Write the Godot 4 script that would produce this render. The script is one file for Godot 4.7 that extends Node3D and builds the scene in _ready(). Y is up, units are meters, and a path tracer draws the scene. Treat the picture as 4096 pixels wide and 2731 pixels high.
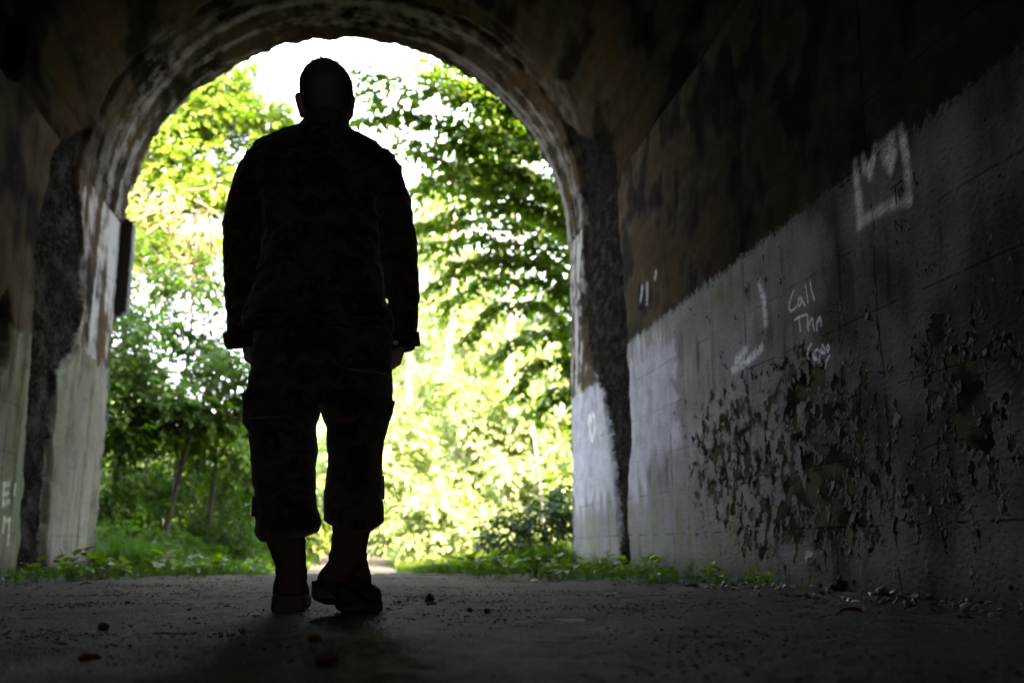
extends Node3D
# A man in camouflage seen from behind, walking out of a dark concrete railway tunnel into sunlit woods.

var rng := RandomNumberGenerator.new()
var names := {}
const PORTAL := -10.1          # z of the tunnel mouth
const XR := 2.14               # right wall
const XL := -2.42              # left wall
const SPRING := 3.33           # height where the arch begins
const ACX := -0.14
const AA := 2.28
const AB := 2.25

# ---------------------------------------------------------------- helpers
func nz(seed_: int, freq: float, oct := 4, type := FastNoiseLite.TYPE_SIMPLEX_SMOOTH) -> FastNoiseLite:
	var n := FastNoiseLite.new()
	n.seed = seed_
	n.noise_type = type
	n.frequency = freq
	n.fractal_type = FastNoiseLite.FRACTAL_FBM if oct > 1 else FastNoiseLite.FRACTAL_NONE
	n.fractal_octaves = oct
	return n

func tag(o: Node, label := "", category := "", group := "", kind := "") -> void:
	if label: o.set_meta("label", label)
	if category: o.set_meta("category", category)
	if group: o.set_meta("group", group)
	if kind: o.set_meta("kind", kind)

func numbered(called: String) -> String:
	var k: int = names.get(called, 0)
	names[called] = k + 1
	return called if k == 0 else "%s_%03d" % [called, k]

func thing(called: String, label: String, category: String, at := Vector3.ZERO, group := "") -> Node3D:
	var o := Node3D.new()
	o.name = numbered(called)
	add_child(o)
	o.position = at
	tag(o, label, category, group)
	return o

func part(called: String, mesh: Mesh, mat: Material, parent: Node, at := Transform3D()) -> MeshInstance3D:
	var o := MeshInstance3D.new()
	o.name = numbered(called) if parent == self else called
	o.mesh = mesh
	if mat: o.material_override = mat
	o.transform = at
	parent.add_child(o, true)
	return o

func mat(col: Color, rough := 0.85, spec := 0.5) -> StandardMaterial3D:
	var m := StandardMaterial3D.new()
	m.albedo_color = col.linear_to_srgb()
	m.roughness = rough
	m.metallic_specular = spec
	m.cull_mode = BaseMaterial3D.CULL_DISABLED
	return m

func leafmat(back: Color, rough := 0.45) -> StandardMaterial3D:
	var m := StandardMaterial3D.new()
	m.vertex_color_use_as_albedo = true
	m.roughness = rough
	m.metallic_specular = 0.3
	m.cull_mode = BaseMaterial3D.CULL_DISABLED
	m.backlight_enabled = true
	m.backlight = back.linear_to_srgb()
	return m

# a growing mesh
class Geo:
	var v := PackedVector3Array()
	var n := PackedVector3Array()
	var uv := PackedVector2Array()
	var c := PackedColorArray()
	var i := PackedInt32Array()

	func commit() -> ArrayMesh:
		var a := []
		a.resize(Mesh.ARRAY_MAX)
		a[Mesh.ARRAY_VERTEX] = v
		a[Mesh.ARRAY_NORMAL] = n
		if uv.size() == v.size(): a[Mesh.ARRAY_TEX_UV] = uv
		if c.size() == v.size(): a[Mesh.ARRAY_COLOR] = c
		a[Mesh.ARRAY_INDEX] = i
		var m := ArrayMesh.new()
		m.add_surface_from_arrays(Mesh.PRIMITIVE_TRIANGLES, a)
		return m

	# front faces run clockwise: the cross product points against the normal
	func tri(a: int, b: int, d: int) -> void:
		var s := (v[b] - v[a]).cross(v[d] - v[a]).dot(n[a] + n[b] + n[d])
		if s > 0.0:
			i.append_array([a, d, b])
		else:
			i.append_array([a, b, d])

	func quad(a: int, b: int, d: int, e: int) -> void:
		tri(a, b, d)
		tri(a, d, e)

	func smooth_normals() -> void:
		n.resize(v.size())
		n.fill(Vector3.ZERO)
		for t in range(0, i.size(), 3):
			var f := (v[i[t + 2]] - v[i[t]]).cross(v[i[t + 1]] - v[i[t]])
			n[i[t]] += f
			n[i[t + 1]] += f
			n[i[t + 2]] += f
		for k in n.size():
			n[k] = n[k].normalized() if n[k].length_squared() > 0.0 else Vector3.UP

	func tube(p: Array, r: Array, sides := 6, col := Color.WHITE, caps := true) -> void:
		var base := v.size()
		var m := p.size()
		for k in m:
			var t: Vector3 = (p[mini(k + 1, m - 1)] - p[maxi(k - 1, 0)]).normalized()
			var u := t.cross(Vector3(0.31, 0.2, 0.93) if absf(t.y) > 0.8 else Vector3.UP).normalized()
			var w := t.cross(u)
			for s in sides:
				var a := TAU * s / sides
				var d := u * cos(a) + w * sin(a)
				v.append(p[k] + d * float(r[k]))
				n.append(d)
				c.append(col)
		for k in m - 1:
			for s in sides:
				var s2 := (s + 1) % sides
				quad(base + k * sides + s, base + k * sides + s2, base + (k + 1) * sides + s2, base + (k + 1) * sides + s)
		if caps:
			for e in [0, m - 1]:
				var o := v.size()
				var t: Vector3 = (p[1] - p[0]).normalized() * (-1.0 if e == 0 else 1.0)
				for s in sides:
					v.append(v[base + e * sides + s])
					n.append(t)
					c.append(col)
				for s in range(1, sides - 1):
					tri(o, o + s, o + s + 1)

# a lump of stone: a few times subdivided octahedron pushed about by noise
func lump(seed_: int, rx: float, ry: float, rz: float, rough := 0.3, sub := 2) -> ArrayMesh:
	var g := Geo.new()
	var pts := [Vector3.UP, Vector3.RIGHT, Vector3.BACK, Vector3.LEFT, Vector3.FORWARD, Vector3.DOWN]
	var f := [[0, 1, 2], [0, 2, 3], [0, 3, 4], [0, 4, 1], [5, 2, 1], [5, 3, 2], [5, 4, 3], [5, 1, 4]]
	for s in sub:
		var nf := []
		var mid := {}
		for t in f:
			var m := []
			for e in 3:
				var a: int = mini(t[e], t[(e + 1) % 3])
				var b: int = maxi(t[e], t[(e + 1) % 3])
				var key := a * 10000 + b
				if not mid.has(key):
					mid[key] = pts.size()
					pts.append(((pts[a] + pts[b]) * 0.5).normalized())
				m.append(mid[key])
			nf.append_array([[t[0], m[0], m[2]], [t[1], m[1], m[0]], [t[2], m[2], m[1]], [m[0], m[1], m[2]]])
		f = nf
	var no := nz(seed_, 1.1, 2)
	for p in pts:
		var q: Vector3 = p * (1.0 + rough * no.get_noise_3dv(p * 1.6 + Vector3.ONE * seed_))
		g.v.append(q * Vector3(rx, ry, rz))
		g.n.append(p)
	for t in f:
		g.tri(t[0], t[1], t[2])
	g.smooth_normals()
	return g.commit()

# ---------------------------------------------------------------- signed distance figures, meshed as surface nets
var T := {}
var cur := {}
var wr := FastNoiseLite.new()

func lim(name_: String, y: float) -> Array:   # centre x, half width at height y, and how far y lies outside the limb
	var t: Array = T[name_]
	var l: Array = t[2]
	var r: Array = t[3]
	var n := l.size() - 1
	var q := clampf((y - t[0]) / (t[1] - t[0]), 0.0, 1.0) * n
	var k := mini(int(q), n - 1)
	var e := q - k
	var xl := lerpf(l[k], l[k + 1], e) * 0.001
	var xr := lerpf(r[k], r[k + 1], e) * 0.001
	return [(xl + xr) * 0.5, (xr - xl) * 0.5, maxf(t[0] - y, y - t[1])]

func curve(tab: Array, y: float) -> float:      # piecewise linear table [y, value, y, value ...]
	if y <= tab[0]: return tab[1]
	for k in range(2, tab.size(), 2):
		if y <= tab[k]:
			return lerpf(tab[k - 1], tab[k + 1], (y - tab[k - 2]) / (tab[k] - tab[k - 2]))
	return tab[tab.size() - 1]

func smin(a: float, b: float, k: float) -> float:
	var h := maxf(k - absf(a - b), 0.0) / k
	return minf(a, b) - h * h * k * 0.25

func capsule(p: Vector3, a: Vector3, b: Vector3, ra: float, rb: float) -> float:
	var d := b - a
	var h := clampf((p - a).dot(d) / d.length_squared(), 0.0, 1.0)
	return (p - a - d * h).length() - lerpf(ra, rb, h)

func ell(x: float, z: float, cx: float, cz: float, rx: float, rz: float) -> float:
	var a := (x - cx) / rx
	var b := (z - cz) / rz
	return (sqrt(a * a + b * b) - 1.0) * minf(rx, rz)

func nets(g: Geo, lo: Vector3, hi: Vector3, c: float, prep: Callable, f: Callable) -> void:
	var nx := int(ceil((hi.x - lo.x) / c)) + 1
	var ny := int(ceil((hi.y - lo.y) / c)) + 1
	var nzz := int(ceil((hi.z - lo.z) / c)) + 1
	var val := PackedFloat32Array()
	val.resize(nx * ny * nzz)
	var q := 0
	for j in ny:
		var y := lo.y + j * c
		prep.call(y)
		for k in nzz:
			var z := lo.z + k * c
			var i := 0
			while i < nx:
				var d: float = f.call(Vector3(lo.x + i * c, y, z))
				val[q] = d
				q += 1
				i += 1
				# far from the surface the next few points have the same sign
				var skip := mini(int((absf(d) - 0.012) * 0.85 / c) - 1, nx - i)
				while skip > 0:
					val[q] = c if d > 0.0 else -c
					q += 1
					i += 1
					skip -= 1
	var at := PackedInt32Array()
	at.resize(nx * ny * nzz)
	at.fill(-1)
	var sx := 1
	var sz := nx
	var sy := nx * nzz
	var off := PackedInt32Array([0, sx, sz, sx + sz, sy, sy + sx, sy + sz, sy + sx + sz])
	var pos := [Vector3(0, 0, 0), Vector3(1, 0, 0), Vector3(0, 0, 1), Vector3(1, 0, 1), Vector3(0, 1, 0), Vector3(1, 1, 0), Vector3(0, 1, 1), Vector3(1, 1, 1)]
	var edges := [[0, 1], [2, 3], [4, 5], [6, 7], [0, 2], [1, 3], [4, 6], [5, 7], [0, 4], [1, 5], [2, 6], [3, 7]]
	for j in ny - 1:
		for k in nzz - 1:
			var b := j * sy + k * sz
			for i in nx - 1:
				var o := b + i
				var neg := 0
				for e in 8:
					if val[o + off[e]] < 0.0: neg += 1
				if neg == 0 or neg == 8: continue
				var sum := Vector3.ZERO
				var cnt := 0
				for e in edges:
					var va := val[o + off[e[0]]]
					var vb := val[o + off[e[1]]]
					if (va < 0.0) != (vb < 0.0):
						sum += pos[e[0]].lerp(pos[e[1]], va / (va - vb))
						cnt += 1
				var gr := Vector3.ZERO
				for e in 8:
					gr += (pos[e] * 2.0 - Vector3.ONE) * val[o + off[e]]
				at[o] = g.v.size()
				g.v.append(lo + (Vector3(i, j, k) + sum / cnt) * c)
				g.n.append(gr.normalized())
	for j in range(1, ny - 1):
		for k in range(1, nzz - 1):
			var b := j * sy + k * sz
			for i in range(1, nx - 1):
				var o := b + i
				if at[o] < 0: continue
				var s := val[o] < 0.0
				if s != (val[o + sx] < 0.0):
					g.quad(at[o], at[o - sy], at[o - sy - sz], at[o - sz])
				if s != (val[o + sy] < 0.0):
					g.quad(at[o], at[o - sx], at[o - sx - sz], at[o - sz])
				if s != (val[o + sz] < 0.0):
					g.quad(at[o], at[o - sx], at[o - sx - sy], at[o - sy])

func no_prep(_y: float) -> void:
	pass

# ---------------------------------------------------------------- scene
func _ready() -> void:
	rng.seed = 7
	# camera
	var cam := Camera3D.new()
	cam.name = "camera"
	cam.position = Vector3(0, 0.187, 0)
	cam.rotation_degrees = Vector3(11.661, -8.668, 0)
	cam.fov = 37.844
	cam.near = 0.05
	cam.far = 600.0
	var lens := CameraAttributesPhysical.new()
	lens.frustum_focal_length = 35.0
	lens.frustum_focus_distance = 3.15
	lens.frustum_near = 0.05
	lens.frustum_far = 600.0
	lens.exposure_aperture = 2.6
	cam.attributes = lens
	cam.fov = 37.844
	add_child(cam)
	# sky, sun, exposure
	var env := Environment.new()
	env.background_mode = Environment.BG_SKY
	var sky := ProceduralSkyMaterial.new()
	sky.sky_top_color = Color(0.86, 0.91, 0.98)
	sky.sky_horizon_color = Color(0.99, 0.99, 1.0)
	sky.sky_curve = 0.2
	sky.ground_bottom_color = Color(0.2, 0.2, 0.14)
	sky.ground_horizon_color = Color(0.5, 0.52, 0.45)
	sky.sky_energy_multiplier = 1.0
	env.sky = Sky.new()
	env.sky.sky_material = sky
	env.tonemap_mode = Environment.TONE_MAPPER_LINEAR
	env.tonemap_exposure = 16.0
	env.sdfgi_enabled = true
	env.ssao_enabled = true
	env.ssil_enabled = true
	var we := WorldEnvironment.new()
	we.name = "world"
	we.environment = env
	add_child(we)
	var sun := DirectionalLight3D.new()
	sun.name = "sun"
	sun.light_energy = 1.6
	sun.light_color = Color(1.0, 0.95, 0.86)
	sun.light_angular_distance = 0.5
	sun.shadow_enabled = true
	sun.look_at_from_position(Vector3.ZERO, Vector3(-0.3, -0.6, -0.74))
	add_child(sun)
	var t0 := Time.get_ticks_msec()
	build_tunnel()
	print("tunnel ", Time.get_ticks_msec() - t0)
	build_ground()
	print("ground ", Time.get_ticks_msec() - t0)
	build_plants()
	print("plants ", Time.get_ticks_msec() - t0)
	build_person()
	print("person ", Time.get_ticks_msec() - t0)
	build_litter()
	print("all ", Time.get_ticks_msec() - t0)
# ---------------------------------------------------------------- the tunnel
var n_low := FastNoiseLite.new()
var n_mid := FastNoiseLite.new()
var n_fine := FastNoiseLite.new()

const BAND_R := [[0.0, -8.07, -7.87], [0.57, -8.24, -7.87], [0.94, -8.35, -7.74], [1.55, -8.62, -7.75], [1.9, -9.2, -7.8], [2.27, -9.37, -7.9], [3.0, -9.36, -7.98], [3.6, -9.2, -8.0], [3.85, -9.1, -8.4], [4.15, -9.08, -8.95], [4.4, -9.08, -9.04], [5.6, -9.07, -9.05]]
const BAND_L := [[0.0, -8.45, -7.85], [0.6, -8.42, -7.8], [1.55, -8.3, -7.72], [1.8, -8.75, -7.62], [2.2, -8.9, -7.6], [2.76, -8.75, -7.6], [3.2, -8.4, -7.75], [3.5, -8.4, -8.1], [3.75, -8.6, -8.55], [5.6, -8.9, -8.88]]

func band(tab: Array, y: float) -> Vector2:
	for k in range(1, tab.size()):
		if y <= tab[k][0]:
			var t: float = clampf((y - tab[k - 1][0]) / (tab[k][0] - tab[k - 1][0]), 0.0, 1.0)
			return Vector2(lerpf(tab[k - 1][1], tab[k][1], t), lerpf(tab[k - 1][2], tab[k][2], t))
	return Vector2(-9.05, -9.0)

func in_band(right: bool, y: float, z: float, jit: float) -> float:
	var b := band(BAND_R if right else BAND_L, y)
	return minf(z - b.x, b.y - z) + jit

# a point of the lining: u runs 0..1 up the right wall, 1..2 over the arch, 2..3 down the left wall
func lining(u: float, z: float) -> Vector3:
	var p: Vector3
	var n: Vector3
	if u <= 1.0:
		p = Vector3(XR, lerpf(-0.2, SPRING, u), z)
		n = Vector3.LEFT
	elif u >= 2.0:
		p = Vector3(XL, lerpf(SPRING, -0.2, u - 2.0), z)
		n = Vector3.RIGHT
	else:
		var a := (u - 1.0) * PI
		p = Vector3(ACX + AA * cos(a), SPRING + AB * sin(a), z)
		n = -Vector3(cos(a) / AA, sin(a) / AB, 0).normalized()
	var right := p.x > ACX
	var d := 0.014 * n_low.get_noise_3dv(p) + 0.005 * n_mid.get_noise_3dv(p)
	var bd := in_band(right, p.y, z, 0.10 * n_mid.get_noise_3dv(p * 0.7 + Vector3.ONE * 9.0))
	if bd > -0.04:
		var t := smoothstep(-0.04, 0.03, bd)
		d += t * (-0.05 + 0.012 * n_mid.get_noise_3dv(p * 2.2) + 0.02 * n_fine.get_noise_3dv(p * 1.6))
	# gouges in the left wall and arch
	for q in [[Vector3(XL, 3.5, -6.65), 0.2, 0.32], [Vector3(XL, 1.62, -7.05), 0.16, 0.3]]:
		var e: Vector3 = (p - q[0]) / Vector3(0.5, q[2], q[1])
		var r := e.length() + 0.35 * n_mid.get_noise_3dv(p * 1.5)
		if r < 1.0:
			d -= 0.09 * smoothstep(1.0, 0.5, r) * (1.0 + 0.5 * n_fine.get_noise_3dv(p))
	# the broken arris at the mouth
	var edge := z - PORTAL
	if edge < 0.14:
		d -= (0.14 - edge) * (0.28 + 0.5 * n_mid.get_noise_3dv(p * 1.3 + Vector3.ONE * 5.0))
		d += 0.012 * n_fine.get_noise_3dv(p * 0.8)
	# a step where the portal ring meets the arch
	if u > 1.0 and u < 2.0:
		d += 0.02 * smoothstep(-8.95, -9.08, z) + 0.012 * n_mid.get_noise_3dv(Vector3(p.x, p.y, z * 6.0)) * smoothstep(-8.6, -9.2, z)
	return p + n * d

func sheet(u0: float, u1: float, nu: int, zs: Array) -> ArrayMesh:
	var g := Geo.new()
	var nzs := zs.size()
	g.v.resize((nu + 1) * nzs)
	g.uv.resize((nu + 1) * nzs)
	g.n.resize((nu + 1) * nzs)
	for a in nu + 1:
		var u := lerpf(u0, u1, float(a) / nu)
		for b in nzs:
			var z: float = zs[b]
			if b == 0 and z < -9.0: z += 0.05 * n_mid.get_noise_2d(u * 9.0, 3.0) + 0.025 * n_fine.get_noise_2d(u * 5.0, 1.0)
			var q := a * nzs + b
			g.v[q] = lining(u, z)
			g.uv[q] = Vector2((zs[b] + 10.2) / 8.2, float(a) / nu)
			g.n[q] = Vector3(ACX, 2.5, z) - g.v[q]
	for a in nu:
		for b in nzs - 1:
			var q := a * nzs + b
			g.quad(q, q + 1, q + nzs + 1, q + nzs)
	g.smooth_normals()
	return g.commit()

const CHALK := [[4588, 1452, 4624, 1432, 4652, 1405, 4665, 1379, 4653, 1362, 4625, 1357, 4581, 1365], [4516, 1400, 4545, 1395, 4559, 1370, 4545, 1358, 4521, 1369, 4508, 1394], [4509, 1390, 4498, 1371, 4474, 1345], [4448, 1440, 4445, 1395, 4438, 1353], [4398, 1450, 4392, 1401, 4368, 1349], [4615, 1305, 4575, 1310, 4467, 1300], [4562, 1305, 4557, 1268, 4555, 1235], [4457, 1293, 4463, 1263, 4471, 1241, 4460, 1218], [4457, 1242, 4418, 1269, 4406, 1262, 4411, 1227, 4405, 1207], [4378, 1201, 4371, 1234, 4352, 1250, 4330, 1256, 4324, 1239, 4328, 1213], [4363, 1236, 4331, 1249], [4445, 1148, 4477, 1131, 4493, 1110, 4487, 1085, 4475, 1077], [4427, 1078, 4411, 1106, 4384, 1112], [4434, 1095, 4429, 1067, 4406, 1076, 4395, 1064, 4416, 1066], [4337, 1119, 4344, 1097, 4322, 1077, 4311, 1098, 4328, 1121], [4373, 1103, 4346, 1084, 4309, 1079], [4276, 1110, 4291, 1094, 4281, 1077, 4263, 1092, 4272, 1109], [4263, 1059, 4298, 1042, 4321, 1005], [4364, 1076, 4376, 1045]]
const CROWN := [[3891, 1855, 3883, 1768, 3884, 1691, 3887, 1569], [3867, 1705, 3864, 1587], [3887, 1569, 3803, 1576, 3709, 1574, 3603, 1566, 3492, 1539], [3492, 1541, 3489, 1644, 3490, 1720, 3508, 1795, 3516, 1856], [3821, 1853, 3804, 1800, 3772, 1757, 3750, 1804, 3719, 1858], [3670, 1842, 3643, 1772, 3611, 1720, 3578, 1765, 3569, 1850], [3624, 1843, 3607, 1747], [3596, 1847, 3597, 1783], [3498, 1810, 3495, 1741]]
const SCRATCH := [[3619, 1633, 3532, 1639], [3585, 1627, 3587, 1556], [3561, 1614, 3560, 1565], [3549, 1576, 3544, 1612, 3530, 1593], [3603, 1447, 3609, 1492, 3560, 1447, 3563, 1486], [3547, 1476, 3516, 1461]]
const HEART := [[9089, 1337, 9137, 1404, 9199, 1366, 9160, 1255, 9075, 1156, 8966, 1248, 8957, 1366, 9019, 1403, 9076, 1336]]
const DRIPS := [[7283, 2168, 7326, 2079], [7145, 2162, 7172, 2021], [6912, 2187, 6935, 2155], [5016, 1606, 4961, 1494, 4960, 1369], [5028, 1245, 5209, 1210, 5478, 1200], [5413, 1248, 5256, 1276]]
const MARKS_L := [[7371, 607, 7392, 472], [7371, 607, 7464, 620], [7383, 543, 7465, 554], [7392, 472, 7500, 502], [7587, 614, 7583, 560], [7439, 382, 7447, 291], [7539, 372, 7567, 214], [7442, 369, 7559, 372]]

var lut := PackedByteArray()

func noise_bytes(seed_: int, freq: float, oct: int, w: int, h: int, sx := 1, sy := 1) -> PackedByteArray:
	var im := nz(seed_, freq, oct).get_image(maxi(w / sx, 8), maxi(h / sy, 8))
	if sx != 1 or sy != 1: im.resize(w, h, Image.INTERPOLATE_CUBIC)
	return im.get_data()

func stroke(im: PackedByteArray, w: int, h: int, pts: Array, width: float, col: Color, strength: float, soft: float, grain: PackedByteArray, lo: float, hi: float) -> void:
	# pts in millimetres: distance into the tunnel, height; width in metres
	var mx := 8.2 / w
	var my := (hi - lo) / h
	for k in range(0, pts.size() - 2, 2):
		var a := Vector2(10.2 - pts[k] * 0.001, pts[k + 1] * 0.001)
		var b := Vector2(10.2 - pts[k + 2] * 0.001, pts[k + 3] * 0.001)
		var r := width * (1.0 + soft)
		for y in range(maxi(0, int((minf(a.y, b.y) - r - lo) / my)), mini(h - 1, int((maxf(a.y, b.y) + r - lo) / my) + 1)):
			for x in range(maxi(0, int((minf(a.x, b.x) - r) / mx)), mini(w - 1, int((maxf(a.x, b.x) + r) / mx) + 1)):
				var p := Vector2((x + 0.5) * mx, lo + (y + 0.5) * my)
				var d := b - a
				var t := clampf((p - a).dot(d) / maxf(d.length_squared(), 1e-6), 0.0, 1.0)
				var e := (p - a - d * t).length()
				var f := strength * smoothstep(r, width * (1.0 - soft * 0.7), e)
				if f <= 0.01: continue
				f *= clampf((grain[y * w + x] - 30) / 90.0, 0.0, 1.0)
				var o := (y * w + x) * 3
				im[o] = int(lerpf(im[o], col.r * 255, f))
				im[o + 1] = int(lerpf(im[o + 1], col.g * 255, f))
				im[o + 2] = int(lerpf(im[o + 2], col.b * 255, f))

const PEEL := [[-5.2, 0.75, 0.75, 0.42, 0.30], [-4.35, 0.68, 0.4, 0.3, 0.34], [-4.6, 1.0, 0.25, 0.14, 0.36], [-4.75, 0.32, 0.45, 0.2, 0.36], [-5.75, 0.85, 0.4, 0.25, 0.2], [-4.2, 0.3, 0.3, 0.2, 0.22], [-3.22, 0.72, 0.2, 0.26, 0.5], [-3.42, 1.0, 0.1, 0.2, 0.3], [-5.0, 1.62, 0.3, 0.14, 0.16], [-3.45, 0.35, 0.3, 0.2, 0.16], [-5.4, 0.2, 0.3, 0.15, 0.14], [-2.6, 0.7, 0.4, 0.5, 0.3], [-5.7, 0.45, 0.5, 0.25, 0.17], [-4.0, 0.9, 0.3, 0.3, 0.13], [-3.9, 0.45, 0.4, 0.3, 0.16], [-6.1, 0.9, 0.2, 0.3, 0.1]]
var peel_field := PackedByteArray()     # kept for setting the flakes
var peel_w := 0
var peel_h := 0

func wall_material(right: bool, w: int, h: int) -> StandardMaterial3D:
	var sd := 100 if right else 200
	var lo := -0.2
	var hi := SPRING
	var big := noise_bytes(sd + 1, 0.006, 4, w, h)
	var med := noise_bytes(sd + 2, 0.022, 4, w, h)
	var fin := noise_bytes(sd + 3, 0.12, 3, w, h)
	var grain := noise_bytes(sd + 4, 0.35, 2, w, h)
	var run := noise_bytes(sd + 5, 0.028, 4, w, h, 1, 9)        # streaks down the wall
	var run2 := noise_bytes(sd + 6, 0.06, 3, w, h, 1, 14)
	var flake := noise_bytes(sd + 7, 0.042, 3, w, h, 1, 2)
	var flake2 := noise_bytes(sd + 8, 0.13, 2, w, h, 1, 2)
	var patch := noise_bytes(sd + 9, 0.009, 3, w, h, 1, 2)
	var col := PackedByteArray()
	col.resize(w * h * 3)
	var hgt := PackedByteArray()
	hgt.resize(w * h)
	if right:
		peel_field.resize(w * h)
		peel_w = w
		peel_h = h
	var joints := [-6.68, -5.25, -3.78] if right else [-7.3, -5.9]
	for y in h:
		var yy := lo + (y + 0.5) / h * (hi - lo)
		var bd := band(BAND_R if right else BAND_L, yy)
		# boards of the formwork: where this row lies between two of them
		var bo := 9.0
		for e in [0.27, 0.56, 0.83, 1.16, 1.47, 2.08, 2.43, 2.71, 3.05]: bo = minf(bo, absf(yy - e))
		for x in w:
			var zz := -10.2 + (x + 0.5) / w * 8.2
			var q := y * w + x
			var nb := big[q] / 255.0 - 0.5
			var nm := med[q] / 255.0 - 0.5
			var nf := fin[q] / 255.0 - 0.5
			var ng := grain[q] / 255.0 - 0.5
			var nr := run[q] / 255.0 - 0.5
			var nr2 := run2[q] / 255.0 - 0.5
			var np := patch[q] / 255.0 - 0.5
			# bare concrete: brown, with ochre and soot
			var r := 0.075 + 0.04 * nb + 0.05 * nm + 0.04 * nr
			var g := 0.0605 + 0.031 * nb + 0.039 * nm + 0.031 * nr
			var b := 0.044 + 0.022 * nb + 0.028 * nm + 0.022 * nr
			var oc := clampf(np * 5.0 - 0.25 + nr * 1.2, 0.0, 1.0)
			r = lerpf(r, 0.075, oc * 0.6)
			g = lerpf(g, 0.047, oc * 0.6)
			b = lerpf(b, 0.025, oc * 0.6)
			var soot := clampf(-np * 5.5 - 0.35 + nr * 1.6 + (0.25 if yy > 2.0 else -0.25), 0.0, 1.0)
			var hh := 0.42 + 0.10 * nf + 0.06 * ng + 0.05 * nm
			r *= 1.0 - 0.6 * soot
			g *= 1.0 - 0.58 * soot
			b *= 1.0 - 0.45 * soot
			# light falloff put into the colour: bare lining darkens away from the mouth
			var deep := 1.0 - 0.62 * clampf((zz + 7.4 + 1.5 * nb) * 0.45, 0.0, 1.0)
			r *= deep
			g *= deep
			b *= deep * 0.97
			# paint
			var top := 1.815 + 0.02 * nm + 0.04 * nr2 + 0.02 * nf
			if zz < bd.x: top = 1.68 + 0.05 * nr if right else 1.88 + 0.12 * nr2 + 0.1 * nm
			elif not right: top = 1.7 + 0.14 * nr
			var pe := 0.0
			var paint := clampf((top - yy) * 26.0 + 0.5 + nf, 0.0, 1.0)
			if right and yy < 1.95:
				var dens := 0.0
				for e in PEEL:
					var dz: float = (zz - e[0]) / e[2]
					var dy: float = (yy - e[1]) / e[3]
					dz = dz * dz + dy * dy
					if dz < 4.0: dens += e[4] * exp(-dz)
				pe = (flake[q] * 0.72 + flake2[q] * 0.28) / 255.0 - 0.5 + dens * 0.82 - 0.268 + 0.05 * nf
				if zz < -6.6: pe -= 0.2
				peel_field[q] = int(clampf(pe * 255.0 + 128.0, 0.0, 255.0)) if paint > 0.5 else 0
				if pe > 0.0: paint = 0.0
			else:
				pe = big[q] / 255.0 - 0.85
			if paint > 0.0:
				var pr := 0.235 + 0.09 * nb + 0.10 * nr + 0.04 * nf + 0.05 * nm
				var pg := 0.228 + 0.09 * nb + 0.10 * nr + 0.04 * nf + 0.05 * nm
				var pb := 0.228 + 0.09 * nb + 0.09 * nr + 0.04 * nf + 0.05 * nm
				# the newer, paler coat near the mouth
				if right and zz < -6.4:
					var fresh := clampf((yy - 0.5 - (0.3 if zz > -7.3 else 0.0) - 0.3 * nr - 0.15 * nm) * 9.0, 0.0, 1.0) * clampf((1.70 + 0.5 * nr2 - yy) * 20.0, 0.0, 1.0) * clampf((-6.5 + 0.25 * nm - zz) * 12.0, 0.0, 1.0)
					pr += (0.14 + 0.1 * nr2 + 0.12 * nm) * fresh
					pg += (0.14 + 0.1 * nr2 + 0.12 * nm) * fresh
					pb += (0.175 + 0.1 * nr2 + 0.12 * nm) * fresh
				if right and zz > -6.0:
					var grime_fade := clampf((zz + 5.2 + nb * 1.2) * 0.8, 0.0, 1.0) * clampf(0.62 + 0.8 * np + 0.4 * nb, 0.4, 0.76)  # grime, plus fading light away from the mouth put into the paint colour
					pr *= 1.0 - grime_fade * 0.97
					pg *= 1.0 - grime_fade
					pb *= 1.0 - grime_fade * 1.04
				# algae
				var al := 0.0
				if right:
					al = clampf((0.62 - yy) * 1.6 + nr * 2.2 + nm - 0.05, 0.0, 1.0) * (0.8 if zz < -5.0 else 0.45)
					al = maxf(al, clampf(1.0 - absf(yy - 1.68) / 0.22 + nr * 2.0, 0.0, 1.0) * clampf(1.0 - absf(zz + 5.6) / 1.3, 0.0, 1.0))
				else:
					al = clampf(0.5 + nr * 2.6 + np * 1.5, 0.0, 1.0) * (0.9 if zz > bd.y else 0.6)
				pr = lerpf(pr, 0.125, al * 0.8)
				pg = lerpf(pg, 0.145, al * 0.8)
				pb = lerpf(pb, 0.075, al * 0.8)
				if not right:
					var st := 1.0 - 0.45 * clampf(nr * 2.0 + nm * 1.6 + nb, 0.0, 1.0)
					pr *= st
					pg *= st
					pb *= st
					pr *= 0.72 + 0.5 * np
					pg *= 0.73 + 0.5 * np
					pb *= 0.6 + 0.5 * np
				var dirt := clampf(nr2 * 2.6 - 0.45 + np, 0.0, 1.0) * 0.6 + clampf(0.16 - yy, 0.0, 0.2) * 3.0
				pr *= 1.0 - dirt
				pg *= 1.0 - dirt
				pb *= 1.0 - dirt
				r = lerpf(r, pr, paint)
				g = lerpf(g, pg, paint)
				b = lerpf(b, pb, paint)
				hh += 0.22 * paint
				if right: hh += 0.2 * exp(-pe * pe * 700.0) + 0.05 * nf + 0.05 * nr2
				if right and pe > -0.035 and zz > -6.4:
					r = r * 1.25 + 0.02
					g = g * 1.25 + 0.02
					b = b * 1.25 + 0.019
				# pin holes
				if ng < -0.3 and nf < -0.12:
					hh -= 0.25
					r *= 0.45
					g *= 0.45
					b *= 0.45
			elif right and pe > 0.0 and yy < top:
				# stripped concrete, in places with an old ochre or green coat
				var ol := clampf(nm * 4.0 + 0.3, 0.0, 1.0)
				r = lerpf(r, 0.078, ol)
				g = lerpf(g, 0.068, ol)
				b = lerpf(b, 0.045, ol)
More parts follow.
